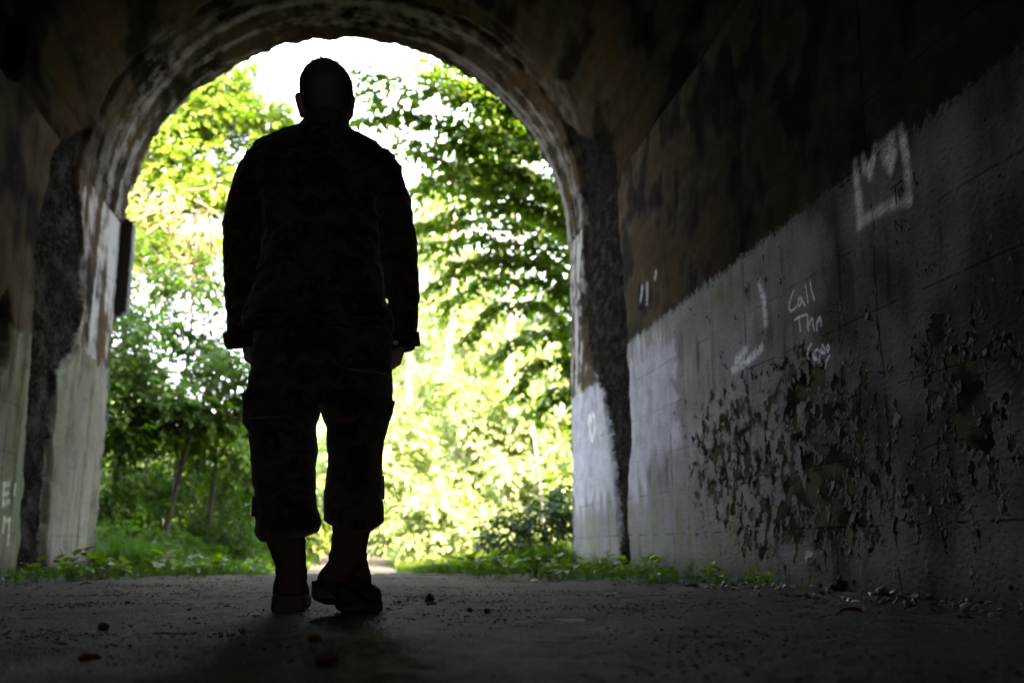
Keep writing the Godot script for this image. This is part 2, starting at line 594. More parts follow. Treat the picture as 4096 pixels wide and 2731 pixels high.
			# spalled band and the broken arris
			var inb := minf(zz - bd.x, bd.y - zz) + 0.07 * nm + 0.08 * nf + 0.06 * nb
			if inb > 0.0 or zz < -9.95 + 0.22 * nm:
				var k := clampf(inb * 30.0, 0.0, 1.0) if inb > 0.0 else 0.7
				var s := 0.008 + 0.05 * maxf(nf, 0.0) * (1.0 + 2.0 * nb) + 0.16 * maxf(ng - 0.14, 0.0) + 0.06 * maxf(nm + 0.02, 0.0)
				r = lerpf(r, s * 1.08, k)
				g = lerpf(g, s, k)
				b = lerpf(b, s * 0.9, k)
				hh = lerpf(hh, 0.4 + 0.7 * nf + 0.3 * ng, k)
			elif zz < bd.x and yy > top:
				# lime run from the portal ring
				var wt := clampf(0.25 + nr * 3.2 + nm * 1.5 + (yy - 2.2) * 0.25 - maxf(0.0, (zz + 9.55) * (1.3 if right else 0.4)), 0.0, 0.85)
				r = lerpf(r, 0.36, wt)
				g = lerpf(g, 0.355, wt)
				b = lerpf(b, 0.335, wt)
			# joints between boards and bays
			if bo < 0.004 and nm + nb > 0.03:
				hh -= 0.14
				r *= 0.76
				g *= 0.76
				b *= 0.76
			for jz in joints:
				var dj := absf(zz - jz + 0.05 * nb)
				if dj < 0.009 and nm + nr2 > -0.16:
					hh -= 0.14
					r *= 0.62
					g *= 0.62
					b *= 0.62
			var o := q * 3
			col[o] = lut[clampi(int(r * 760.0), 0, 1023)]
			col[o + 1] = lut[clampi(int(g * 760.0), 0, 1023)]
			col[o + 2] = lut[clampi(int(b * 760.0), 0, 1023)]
			hgt[q] = int(clampf(hh, 0.0, 1.0) * 255.0)
	if right:
		for s in CHALK: stroke(col, w, h, s, 0.0055, Color(0.88, 0.79, 0.87), 0.9, 0.6, grain, lo, hi)
		for s in CROWN: stroke(col, w, h, s, 0.022, Color(0.82, 0.82, 0.79), 0.52, 1.0, grain, lo, hi)
		for s in SCRATCH: stroke(col, w, h, s, 0.004, Color(0.08, 0.08, 0.08), 0.8, 0.5, grain, lo, hi)
		for s in HEART: stroke(col, w, h, s, 0.016, Color(0.9, 0.89, 0.85), 0.6, 0.9, grain, lo, hi)
		for s in DRIPS: stroke(col, w, h, s, 0.022, Color(0.8, 0.81, 0.84), 0.7, 0.95, fin, lo, hi)
	else:
		for s in MARKS_L: stroke(col, w, h, s, 0.018, Color(0.72, 0.75, 0.66), 0.6, 0.8, grain, lo, hi)
	var m := StandardMaterial3D.new()
	m.albedo_texture = ImageTexture.create_from_image(Image.create_from_data(w, h, false, Image.FORMAT_RGB8, col))
	m.heightmap_enabled = true
	m.heightmap_texture = ImageTexture.create_from_image(Image.create_from_data(w, h, false, Image.FORMAT_L8, hgt))
	m.heightmap_scale = 2.6 if right else 1.2
	m.roughness = 1.0
	m.specular_mode = BaseMaterial3D.SPECULAR_DISABLED
	m.cull_mode = BaseMaterial3D.CULL_DISABLED
	return m

func arch_material(w: int, h: int) -> StandardMaterial3D:
	var big := noise_bytes(301, 0.008, 4, w, h)
	var med := noise_bytes(302, 0.03, 4, w, h)
	var fin := noise_bytes(303, 0.15, 3, w, h)
	var along := noise_bytes(304, 0.03, 4, w, h, 10, 1)     # runs with the boards, along the tunnel
	var across := noise_bytes(305, 0.025, 4, w, h, 1, 10)   # runs round the arch
	var patch := noise_bytes(306, 0.010, 3, w, h, 2, 1)
	var col := PackedByteArray()
	col.resize(w * h * 3)
	var hgt := PackedByteArray()
	hgt.resize(w * h)
	for y in h:
		var t := (y + 0.5) / h
		var yy := SPRING + AB * sin(t * PI)
		var right := t < 0.5
		var bd := band(BAND_R if right else BAND_L, yy)
		var board := fposmod(t * 22.0, 1.0)
		for x in w:
			var zz := -10.2 + (x + 0.5) / w * 8.2
			var q := y * w + x
			var nb := big[q] / 255.0 - 0.5
			var nm := med[q] / 255.0 - 0.5
			var nf := fin[q] / 255.0 - 0.5
			var na := along[q] / 255.0 - 0.5
			var nc := across[q] / 255.0 - 0.5
			var np := patch[q] / 255.0 - 0.5
			var r := 0.072 + 0.034 * nb + 0.042 * nm + 0.045 * na
			var g := 0.056 + 0.026 * nb + 0.033 * nm + 0.034 * na
			var b := 0.037 + 0.017 * nb + 0.021 * nm + 0.023 * na
			var hh := 0.5 + 0.14 * nf + 0.12 * na
			var deep := 1.0 - 0.6 * clampf((zz + 8.6 + nb) * 0.4 + 0.1, 0.0, 1.0)  # fading daylight painted into the vault, darker away from the mouth
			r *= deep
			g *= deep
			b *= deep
			var oc := clampf(np * 4.5 + na * 1.5 - 0.1, 0.0, 1.0)
			r = lerpf(r, 0.085 * deep, oc * 0.7)
			g = lerpf(g, 0.053 * deep, oc * 0.7)
			b = lerpf(b, 0.024 * deep, oc * 0.7)
			var soot := clampf(-np * 4.5 + na * 1.3 - 0.25, 0.0, 1.0) * 0.7
			r *= 1.0 - soot
			g *= 1.0 - soot
			b *= 1.0 - soot
			if board < 0.04 and nm > -0.1:
				r *= 0.7
				g *= 0.7
				b *= 0.7
				hh -= 0.18
			# lime streaks round the portal ring
			var ring := smoothstep(-8.5, -9.3, zz + 0.5 * nb)
			if ring > 0.0:
				var side := absf(t - 0.5) * 2.0
				var wt := clampf(nc * 2.2 + 0.02 + 0.5 * (side - 0.5) + nm * 1.1 + nf * 0.5, 0.0, 0.85) * ring
				if right: wt *= 0.75 + 0.25 * side
				r = lerpf(r, 0.34, wt)
				g = lerpf(g, 0.325, wt)
				b = lerpf(b, 0.295, wt)
				hh += 0.25 * nc
			var inb := minf(zz - bd.x, bd.y - zz) + 0.06 * nm
			if inb > 0.0:
				var k := clampf(inb * 25.0, 0.0, 1.0) * 0.85
				r = lerpf(r, 0.012 + 0.06 * maxf(nf, 0.0), k)
				g = lerpf(g, 0.011 + 0.055 * maxf(nf, 0.0), k)
				b = lerpf(b, 0.010 + 0.05 * maxf(nf, 0.0), k)
				hh = lerpf(hh, 0.4 + 0.7 * nf, k)
			var o := q * 3
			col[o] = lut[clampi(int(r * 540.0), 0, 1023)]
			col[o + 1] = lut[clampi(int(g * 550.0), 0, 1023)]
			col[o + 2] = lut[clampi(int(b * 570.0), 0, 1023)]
			hgt[q] = int(clampf(hh, 0.0, 1.0) * 255.0)
	var m := StandardMaterial3D.new()
	m.albedo_texture = ImageTexture.create_from_image(Image.create_from_data(w, h, false, Image.FORMAT_RGB8, col))
	m.heightmap_enabled = true
	m.heightmap_texture = ImageTexture.create_from_image(Image.create_from_data(w, h, false, Image.FORMAT_L8, hgt))
	m.heightmap_scale = 1.6
	m.roughness = 1.0
	m.specular_mode = BaseMaterial3D.SPECULAR_DISABLED
	m.cull_mode = BaseMaterial3D.CULL_DISABLED
	return m

func plain_concrete() -> StandardMaterial3D:
	var im := nz(401, 0.012, 5).get_seamless_image(512, 512)
	var d := im.get_data()
	var col := PackedByteArray()
	col.resize(512 * 512 * 3)
	for q in 512 * 512:
		var t := d[q] / 255.0
		col[q * 3] = lut[int((0.02 + 0.06 * t) * 1023)]
		col[q * 3 + 1] = lut[int((0.017 + 0.048 * t) * 1023)]
		col[q * 3 + 2] = lut[int((0.013 + 0.036 * t) * 1023)]
	var m := StandardMaterial3D.new()
	m.albedo_texture = ImageTexture.create_from_image(Image.create_from_data(512, 512, false, Image.FORMAT_RGB8, col))
	m.uv1_triplanar = true
	m.uv1_scale = Vector3(0.4, 0.4, 0.4)
	m.roughness = 1.0
	m.specular_mode = BaseMaterial3D.SPECULAR_DISABLED
	m.cull_mode = BaseMaterial3D.CULL_DISABLED
	return m

# a curled flake of paint: hangs on by its upper edge (y = 0), the rest rolls away from the wall (-x)
func flake_mesh(sd: int) -> ArrayMesh:
	var g := Geo.new()
	var r := RandomNumberGenerator.new()
	r.seed = sd
	var rows := 5
	var cols := 4
	var skew := r.randf_range(-0.5, 0.5)
	var taper := r.randf_range(0.25, 0.9)
	var curl := r.randf_range(0.8, 1.9)
	for k in rows + 1:
		var t := float(k) / rows
		var ang := curl * t
		var yy := -sin(ang) / curl
		var out := (1.0 - cos(ang)) / curl
		var w := lerpf(1.0, 1.0 - taper, t) * 0.6
		for c in cols + 1:
			var s := float(c) / cols - 0.5
			g.v.append(Vector3(-out - 0.02 - 0.12 * t * absf(s) * r.randf(), yy + r.randf_range(-0.06, 0.06), s * w + skew * t * 0.4 + r.randf_range(-0.05, 0.05)))
			g.n.append(Vector3.LEFT)
	for k in rows:
		for c in cols:
			var q := k * (cols + 1) + c
			g.quad(q, q + 1, q + cols + 2, q + cols + 1)
	g.smooth_normals()
	return g.commit()

func build_tunnel() -> void:
	lut.resize(1024)
	for k in 1024: lut[k] = int(Color(k / 1023.0, 0, 0).linear_to_srgb().r * 255.0 + 0.5)
	n_low = nz(21, 0.6, 3)
	n_mid = nz(22, 3.2, 3)
	n_fine = nz(23, 14.0, 3)
	var tun := thing("railway_tunnel", "long dark concrete tunnel with peeling painted walls, opening on sunlit woods", "tunnel")
	var zs := []
	var z := PORTAL
	while z < -1.999:
		zs.append(z)
		z += 0.022 if z < -9.8 else (0.03 if z < -7.5 else 0.042)
	zs.append(-2.0)
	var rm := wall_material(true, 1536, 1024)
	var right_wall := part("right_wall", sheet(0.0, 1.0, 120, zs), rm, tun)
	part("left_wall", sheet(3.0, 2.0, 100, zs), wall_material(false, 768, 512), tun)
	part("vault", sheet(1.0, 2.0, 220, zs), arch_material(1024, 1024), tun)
	var pc := plain_concrete()
	var zb := []
	for k in 33: zb.append(-2.0 + k * 1.0)
	zb[0] = -2.0
	var rear := sheet(0.0, 3.0, 90, zb)
	part("rear_lining", rear, pc, tun)
	var g: Geo
	# head wall round the mouth, with thickness and a coping
	g = Geo.new()
	var m := 96
	for face in [-10.03, -10.62]:
		for ring in 2:
			for k in m + 1:
				var u := 3.0 * k / m
				var p: Vector3
				if ring == 0:
					p = lining(u, PORTAL)
					var away := Vector3(p.x - ACX, maxf(p.y - SPRING, 0.0), 0).normalized()
					p += away * (0.08 if face > -10.3 else 0.35)
				else:
					var tt := float(k) / m
					if tt < 0.3: p = Vector3(12.0, lerpf(-0.5, 7.4, tt / 0.3), 0)
					elif tt > 0.7: p = Vector3(-12.0, lerpf(7.4, -0.5, (tt - 0.7) / 0.3), 0)
					else: p = Vector3(lerpf(12.0, -12.0, (tt - 0.3) / 0.4), 7.4, 0)
				p.z = face
				g.v.append(p)
				g.n.append(Vector3.BACK if face > -10.3 else Vector3.FORWARD)
	for f in 2:
		for k in m:
			var o := f * 2 * (m + 1) + k
			g.quad(o, o + 1, o + m + 2, o + m + 1)
	for k in m:
		var o := k
		var o2 := 2 * (m + 1) + k
		g.quad(o, o + 1, o2 + 1, o2)
		g.quad(o + m + 1, o + m + 2, o2 + m + 2, o2 + m + 1)
	part("head_wall", g.commit(), pc, tun)
	# the slab left standing in the mouth on the left
	g = Geo.new()
	var steps := 26
	for k in steps + 1:
		var yy := lerpf(2.43, 3.4, float(k) / steps)
		var jx := 0.012 * n_mid.get_noise_2d(yy * 2.0, 3.0) - (0.05 if k == 0 or k == steps else 0.0)
		for q in [[XL - 0.12, -9.96], [XL + 0.1 + jx, -9.96], [XL + 0.1 + jx, -10.14], [XL - 0.12, -10.14]]:
			g.v.append(Vector3(q[0], yy, q[1] + 0.01 * n_mid.get_noise_2d(yy * 3.0, q[1])))
			g.n.append(Vector3(q[0] - XL, 0, q[1] + 10.05).normalized())
	for k in steps:
		for s in 4:
			g.quad(k * 4 + s, k * 4 + (s + 1) % 4, k * 4 + 4 + (s + 1) % 4, k * 4 + 4 + s)
	g.quad(0, 1, 2, 3)
	g.quad(steps * 4, steps * 4 + 1, steps * 4 + 2, steps * 4 + 3)
	part("broken_slab", g.commit(), mat(Color(0.03, 0.027, 0.024), 0.95), tun)
	# flakes curling off the painted wall
	var fl := []
	for k in 8: fl.append(flake_mesh(k * 13 + 5))
	var fm := [mat(Color(0.15, 0.147, 0.147), 1.0, 0.0), mat(Color(0.11, 0.106, 0.104), 1.0, 0.0), mat(Color(0.045, 0.036, 0.028), 1.0, 0.0)]
	var made := 0
	var tries := 0
	rng.seed = 515
	var many := []
	while made < 1300 and tries < 200000:
		tries += 1
		var zz := rng.randf_range(-6.4, -2.9)
		var yy := rng.randf_range(0.08, 1.25)
		var x := int((zz + 10.2) / 8.2 * peel_w)
		var y := int((yy + 0.2) / (SPRING + 0.2) * peel_h)
		var pv := peel_field[y * peel_w + x]
		if pv < 120 or pv > 134: continue
		var sz := rng.randf_range(0.02, 0.05)
		if rng.randf() < 0.05: sz *= 1.8
		if made >= 290: sz = rng.randf_range(0.012, 0.03)
		var turn := rng.randf_range(-1.3, 1.3) + (PI if rng.randf() < 0.3 else 0.0)
		var b := Basis(Vector3.RIGHT, turn).scaled(Vector3(sz * rng.randf_range(0.6, 1.1), sz, sz * rng.randf_range(0.6, 1.3)))
		b = Basis(Vector3.RIGHT, turn) * Basis.from_scale(Vector3(sz * rng.randf_range(0.5, 0.9), sz, sz * rng.randf_range(0.6, 1.3)))
		var u := (yy + 0.2) / (SPRING + 0.2)
		var where := Transform3D(b, lining(u, zz) + Vector3(-0.002, 0, 0))
		made += 1
		if made > 290:
			many.append(where)
			continue
		part("paint_flake", fl[rng.randi() % 8], fm[0 if rng.randf() < 0.6 else (1 if rng.randf() < 0.8 else 2)], right_wall, where)
	var mm := MultiMesh.new()
	mm.transform_format = MultiMesh.TRANSFORM_3D
	mm.mesh = fl[2]
	mm.instance_count = many.size()
	for k in many.size(): mm.set_instance_transform(k, many[k])
	var o := MultiMeshInstance3D.new()
	o.name = "small_flakes"
	o.multimesh = mm
	o.material_override = fm[1]
	o.set_meta("kind", "stuff")
	right_wall.add_child(o)

# ---------------------------------------------------------------- ground
var n_gr := FastNoiseLite.new()
var n_gr2 := FastNoiseLite.new()

func path_x(z: float) -> float:
	return -0.05 + 0.00 * z - 0.0006 * maxf(0.0, -z - 10.0) * maxf(0.0, -z - 10.0) * 0.6

func ground_y(x: float, z: float) -> float:
	var d := -z
	var y := 0.0
	if d > 6.6 and d <= 16.0: y = -0.30 * smoothstep(6.6, 16.0, d)
	elif d > 16.0: y = -0.30 + 0.28 * smoothstep(18.0, 34.0, d)
	if d > 10.0:
		var off := maxf(0.0, absf(x - path_x(z)) - 1.6)
		y += minf(off * 0.10, 2.5) * smoothstep(10.0, 16.0, d) + 0.16 * smoothstep(0.0, 0.8, off) * n_gr.get_noise_2d(x * 0.5, z * 0.5)
	else:
		y += 0.02 * smoothstep(1.2, 2.0, absf(x + 0.1)) * n_gr.get_noise_2d(x * 2.0, z * 2.0)
	y += 0.012 * n_gr.get_noise_2d(x * 1.6, z * 1.6)
	return y

func path_half(z: float) -> float:
	return lerpf(1.25, 0.95, smoothstep(-9.0, -14.0, z)) + 0.12 * n_gr.get_noise_2d(z * 1.3, 7.0)

func dirt(w: int, a: Color, b: Color, sd: int, scale: float, bump: float) -> StandardMaterial3D:
	var n1 := nz(sd, 0.02, 5).get_seamless_image(w, w).get_data()
	var n2 := nz(sd + 1, 0.16, 3).get_seamless_image(w, w).get_data()
	var n3 := nz(sd + 2, 0.05, 2, FastNoiseLite.TYPE_CELLULAR).get_seamless_image(w, w).get_data()
	var col := PackedByteArray()
	col.resize(w * w * 3)
	var hgt := PackedByteArray()
	hgt.resize(w * w)
	for q in w * w:
		var t := clampf(n1[q] / 255.0 * 0.7 + n2[q] / 255.0 * 0.5 - 0.1, 0.0, 1.0)
		var grit := 0.6 if n2[q] < 80 else 1.0
		col[q * 3] = lut[int(clampf(lerpf(a.r, b.r, t) * grit, 0.0, 1.0) * 1023)]
		col[q * 3 + 1] = lut[int(clampf(lerpf(a.g, b.g, t) * grit, 0.0, 1.0) * 1023)]
		col[q * 3 + 2] = lut[int(clampf(lerpf(a.b, b.b, t) * grit, 0.0, 1.0) * 1023)]
		hgt[q] = int(clampf(n2[q] * 0.62 + n1[q] * 0.3 + n3[q] * 0.08, 0.0, 255.0))
	var m := StandardMaterial3D.new()
	m.albedo_texture = ImageTexture.create_from_image(Image.create_from_data(w, w, false, Image.FORMAT_RGB8, col))
	m.heightmap_enabled = true
	m.heightmap_texture = ImageTexture.create_from_image(Image.create_from_data(w, w, false, Image.FORMAT_L8, hgt))
	m.heightmap_scale = bump
	m.uv1_scale = Vector3(scale, scale, scale)
	m.roughness = 0.8
	m.metallic_specular = 0.2
	m.cull_mode = BaseMaterial3D.CULL_DISABLED
	return m

func build_ground() -> void:
	n_gr = nz(61, 1.0, 3)
	n_gr2 = nz(62, 9.0, 4)
	var g := Geo.new()
	var xs := []
	var zs := []
	var t := -34
	for k in range(-34, 35):
		xs.append(signf(k) * (absf(k) * 0.22 if absf(k) < 16 else 3.52 * pow(1.21, absf(k) - 16)))
	var z := 90.0
	while z > -260.0:
		zs.append(z)
		z -= 1.5 if z > -6.0 else (0.4 if z > -40.0 else 8.0)
	for zz in zs:
		for x in xs:
			var y := ground_y(x, zz)
			if absf(x - path_x(zz)) < path_half(zz) + 0.25: y -= 0.035
			if zz > -10.5 and zz < 31.0 and absf(x) < 2.7: y = -0.14
			elif zz > -10.6: y = minf(y, -0.1)
			g.v.append(Vector3(x, y, zz))
			g.n.append(Vector3.UP)
			g.uv.append(Vector2(x, zz))
	var w := xs.size()
	for a in zs.size() - 1:
		for b in w - 1:
			g.quad(a * w + b, a * w + b + 1, (a + 1) * w + b + 1, (a + 1) * w + b)
	g.smooth_normals()
	var o := part("ground", g.commit(), dirt(256, Color(0.05, 0.042, 0.02), Color(0.11, 0.095, 0.045), 700, 0.5, 2.0), self)
	tag(o, "earth banks and woodland floor beyond the tunnel mouth", "ground", "", "structure")
	# the dirt road: fine relief near the lens, coarser away from it
	g = Geo.new()
	var rows := []
	z = 45.0
	while z > -75.0:
		rows.append(z)
		if z > 0.5: z -= 1.0
		elif z > -1.0: z -= 0.05
		elif z > -4.5: z -= 0.013
		elif z > -10.4: z -= 0.035
		else: z -= 0.4
	var cols := 220
	for zz in rows:
		var lo := XL - 0.06
		var hi := XR + 0.06
		if zz < -10.0:
			var e := smoothstep(-10.0, -11.5, zz)
			lo = lerpf(lo, path_x(zz) - path_half(zz), e)
			hi = lerpf(hi, path_x(zz) + path_half(zz), e)
		for k in cols + 1:
			var x := lerpf(lo, hi, float(k) / cols)
			var y := ground_y(x, zz)
			if zz > -11.0:
				y += 0.004 * n_gr2.get_noise_2d(x, zz * 0.8) + 0.009 * n_gr.get_noise_2d(x * 6.0, zz * 3.0)
				y += 0.0022 * n_gr2.get_noise_2d(x * 4.0 + 9.0, zz * 3.0) + 0.02 * n_gr.get_noise_2d(x * 1.3 + 4.0, zz * 0.7) * smoothstep(-4.0, -7.0, zz)
				# a low crown and two worn wheel lines
				y -= 0.012 * exp(-pow((x + 0.85) / 0.22, 2.0)) + 0.012 * exp(-pow((x - 0.6) / 0.22, 2.0))
			else: y += 0.004
			g.v.append(Vector3(x, y, zz))
			g.n.append(Vector3.UP)
			g.uv.append(Vector2(x, zz))
			# dry is painted light falloff: road dark inside, paler towards the mouth
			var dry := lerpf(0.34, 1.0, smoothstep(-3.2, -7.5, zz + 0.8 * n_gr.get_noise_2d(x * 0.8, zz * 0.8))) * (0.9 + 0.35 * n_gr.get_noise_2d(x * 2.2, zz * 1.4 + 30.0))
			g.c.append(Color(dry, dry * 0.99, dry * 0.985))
	for a in rows.size() - 1:
		for b in cols:
			g.quad(a * (cols + 1) + b, a * (cols + 1) + b + 1, (a + 1) * (cols + 1) + b + 1, (a + 1) * (cols + 1) + b)
	g.smooth_normals()
	var rm := dirt(1024, Color(0.045, 0.033, 0.023), Color(0.185, 0.14, 0.103), 720, 0.9, 1.4)
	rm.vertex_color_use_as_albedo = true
	o = part("dirt_road", g.commit(), rm, self)
	tag(o, "trodden dirt road running through the tunnel into the woods", "road", "", "structure")
	# the hill that the tunnel runs through
	g = Geo.new()
	var hx := 25
	var hz := 20
	for a in hz + 1:
		var zz := lerpf(-10.4, 30.2, float(a) / hz)
		for b in hx + 1:
			var x := lerpf(-34.0, 34.0, float(b) / hx)
			var top := 7.3 + 2.6 * smoothstep(-10.4, 0.0, zz)
			var y := top * smoothstep(34.0, 13.0, absf(x)) + 0.4 * n_gr.get_noise_2d(x * 0.3, zz * 0.3) * smoothstep(-10.4, -8.0, zz) - 0.3
			g.v.append(Vector3(x, y, zz))
			g.n.append(Vector3.UP)
			g.uv.append(Vector2(x, zz))
	for a in hz:
		for b in hx:
			g.quad(a * (hx + 1) + b, a * (hx + 1) + b + 1, (a + 1) * (hx + 1) + b + 1, (a + 1) * (hx + 1) + b)
	for e in hx:      # close the far end
		var k := hz * (hx + 1) + e
		var c := g.v.size()
		# unseen rear mouth, opened so dim light reaches the back of the man
		var low := 5.75 if maxf(absf(g.v[k].x), absf(g.v[k + 1].x)) < 4.2 else -1.0
		g.v.append_array([g.v[k] * Vector3(1, 0, 1) + Vector3(0, low, 0), g.v[k + 1] * Vector3(1, 0, 1) + Vector3(0, low, 0)])
		g.n.append_array([Vector3.BACK, Vector3.BACK])
		g.uv.append_array([Vector2.ZERO, Vector2.ZERO])
		g.quad(k, k + 1, c + 1, c)
	g.smooth_normals()
	o = part("hill", g.commit(), mat(Color(0.06, 0.07, 0.03), 0.95), self)
	tag(o, "grassy hill that the tunnel runs through", "hill", "", "structure")

# ---------------------------------------------------------------- plants
# leaf: pointed oval, folded along the midrib and drooping; lies along +x from its stalk at the origin, face up
func add_leaf(g: Geo, at: Transform3D, col: Color, wide := 0.52) -> void:
	var o := g.v.size()
	var sp := [Vector3(0, 0, 0), Vector3(0.30, 0.03, 0), Vector3(0.66, 0.0, 0), Vector3(1.0, -0.12, 0)]
	var ed := [[0.24, wide * 0.5], [0.55, wide * 0.44], [0.82, wide * 0.2]]
	var up := at.basis.y.normalized()
	for p in sp:
		g.v.append(at * p)
		g.n.append(up)
		g.c.append(col)
	for s in [-1.0, 1.0]:
		for e in ed:
			g.v.append(at * Vector3(e[0], 0.055 if e[0] < 0.6 else 0.0, e[1] * s))
			g.n.append((up + at.basis.z.normalized() * (-0.35 * s)).normalized())
			g.c.append(col)
		var b := o + (4 if s < 0.0 else 7)
		g.tri(o, o + 1, b)
		g.tri(o + 1, b + 1, b)
		g.tri(o + 1, o + 2, b + 1)
		g.tri(o + 2, b + 2, b + 1)
		g.tri(o + 2, o + 3, b + 2)

func add_flat_leaf(g: Geo, at: Transform3D, col: Color, wide := 0.55) -> void:   # cheaper, for the distance
	var o := g.v.size()
	var up := at.basis.y.normalized()
	for p in [Vector3(0, 0, 0), Vector3(0.42, 0.04, -wide * 0.5), Vector3(1, -0.12, 0), Vector3(0.42, 0.04, wide * 0.5)]:
		g.v.append(at * p)
		g.n.append(up)
		g.c.append(col)
	g.tri(o, o + 1, o + 2)
	g.tri(o, o + 2, o + 3)

# a twig with leaves left and right; about 0.36 m long
func sprig(sd: int, leaf: float, count: int, fine := false) -> ArrayMesh:
	var r := RandomNumberGenerator.new()
	r.seed = sd
	var g := Geo.new()
	var l := 0.36
	var pts := []
	for k in 4: pts.append(Vector3(l * k / 3.0, 0.02 * sin(k * 1.1) - 0.03 * k * k / 3.0, 0.02 * sin(k * 1.7 + sd)))
	g.tube(pts, [0.003, 0.0026, 0.002, 0.0012], 3, Color(0.5, 0.35, 0.2), false)
	for k in count:
		var t := (k + 0.7) / count
		var p: Vector3 = pts[0].lerp(pts[3], t) + Vector3(0, 0.01, 0)
		var yaw := (1.0 if k % 2 == 0 else -1.0) * r.randf_range(0.5, 1.25)
		if k == count - 1: yaw = 0.0
		var b := Basis.from_euler(Vector3(r.randf_range(-0.6, 0.6), yaw, r.randf_range(-0.75, 0.1)))
		var s := leaf * r.randf_range(0.75, 1.2)
		var c := Color.WHITE * r.randf_range(0.8, 1.15)
		c.a = 1.0
		var tr := Transform3D(b * Basis.from_scale(Vector3(s, s, s)), p)
		if fine: add_leaf(g, tr, c)
		else: add_flat_leaf(g, tr, c)
	return g.commit()

var sprigs := {}
func get_sprig(leaf: float, fine: bool, variant: int) -> ArrayMesh:
	var key := "%.3f %s %d" % [leaf, fine, variant]
	if not sprigs.has(key): sprigs[key] = sprig(900 + variant * 7, leaf, 9, fine)
	return sprigs[key]

var bark := {}
func bark_mat(c: Color) -> StandardMaterial3D:
	var k := c.to_html()
	if not bark.has(k): bark[k] = mat(c, 0.9)
	return bark[k]

# crown: clumps are [x, y, z, rx, ry, rz, sprigs, tone]; tone picks between the two colours
func crown(parent: Node3D, clumps: Array, c0: Color, c1: Color, leaf: float, size: float, lm: Material, fine := false, called := "crown") -> void:
	var total := 0
	for k in clumps: total += int(k[6])
	for variant in 2:
		var where := []
		var cols := []
		for k in clumps:
			for s in int(k[6]):
				if (s % 2) != variant: continue
				var d := Vector3(rng.randfn(), rng.randfn(), rng.randfn()).normalized()
				var rad := pow(rng.randf(), 0.45)
				# bumpy surface
				rad *= 0.72 + 0.38 * n_gr.get_noise_3dv(d * 1.7 + Vector3(k[0], k[1], k[2])) + 0.2 * rng.randf()
				var p := Vector3(k[0], k[1], k[2]) + d * rad * Vector3(k[3], k[4], k[5])
				var yaw := atan2(-d.z, d.x) + rng.randf_range(-1.0, 1.0)
				var b := Basis.from_euler(Vector3(rng.randf_range(-0.5, 0.5), yaw, rng.randf_range(-0.9, 0.35)))
				where.append(Transform3D(b * Basis.from_scale(Vector3.ONE * size * rng.randf_range(0.75, 1.3)), p - parent.position))
				var tone := clampf(float(k[7]) + rng.randf_range(-0.3, 0.3), 0.0, 1.0)
				cols.append(c0.lerp(c1, tone) * rng.randf_range(0.8, 1.2))
		var mm := MultiMesh.new()
		mm.transform_format = MultiMesh.TRANSFORM_3D
		mm.use_colors = true
		mm.mesh = get_sprig(leaf, fine, variant)
		mm.instance_count = where.size()
		for q in where.size():
			mm.set_instance_transform(q, where[q])
			cols[q].a = 1.0
			mm.set_instance_color(q, cols[q])
		var o := MultiMeshInstance3D.new()
		o.name = called
		o.multimesh = mm
		o.material_override = lm
		o.set_meta("kind", "stuff")
		parent.add_child(o, true)

func limb(pts: Array, r0: float, r1: float, sides := 7) -> ArrayMesh:
	var g := Geo.new()
	var rr := []
	for k in pts.size(): rr.append(lerpf(r0, r1, float(k) / (pts.size() - 1)))
	g.tube(pts, rr, sides)
	return g.commit()

func crooked(a: Vector3, b: Vector3, n: int, amt: float) -> Array:
	var out := []
	for k in n + 1:
		var t := float(k) / n
		out.append(a.lerp(b, t) + Vector3(rng.randf_range(-1, 1), rng.randf_range(-0.4, 0.4), rng.randf_range(-1, 1)) * amt * (0.0 if k == 0 else 1.0))
	return out

# a standing tree: trunk, limbs into each clump, crown
func tree(called: String, label: String, group: String, base: Vector3, top: Vector3, r: float, clumps: Array, c0: Color, c1: Color, leaf: float, size: float, lm: Material, barkc: Color, fine := false) -> Node3D:
	var t := thing(called, label, "tree" if called.contains("tree") else "bush", base, group)
	var bm := bark_mat(barkc)
	var stem := crooked(Vector3(0, -0.2, 0), top - base, 6, r * 0.8)
	part("trunk", limb(stem, r, r * 0.35, 8), bm, t)
	for k in clumps.size():
		var c := Vector3(clumps[k][0], clumps[k][1], clumps[k][2]) - base
		var f := clampf((c.y - 0.8) / maxf(0.5, (top - base).y), 0.25, 0.95)
		var s := Vector3.ZERO.lerp(top - base, f)
		if s.distance_to(c) > 0.3: part("limb", limb(crooked(s, c, 4, 0.08), r * 0.35, r * 0.08, 5), bm, t)
	crown(t, clumps, c0, c1, leaf, size, lm, fine)
	return t

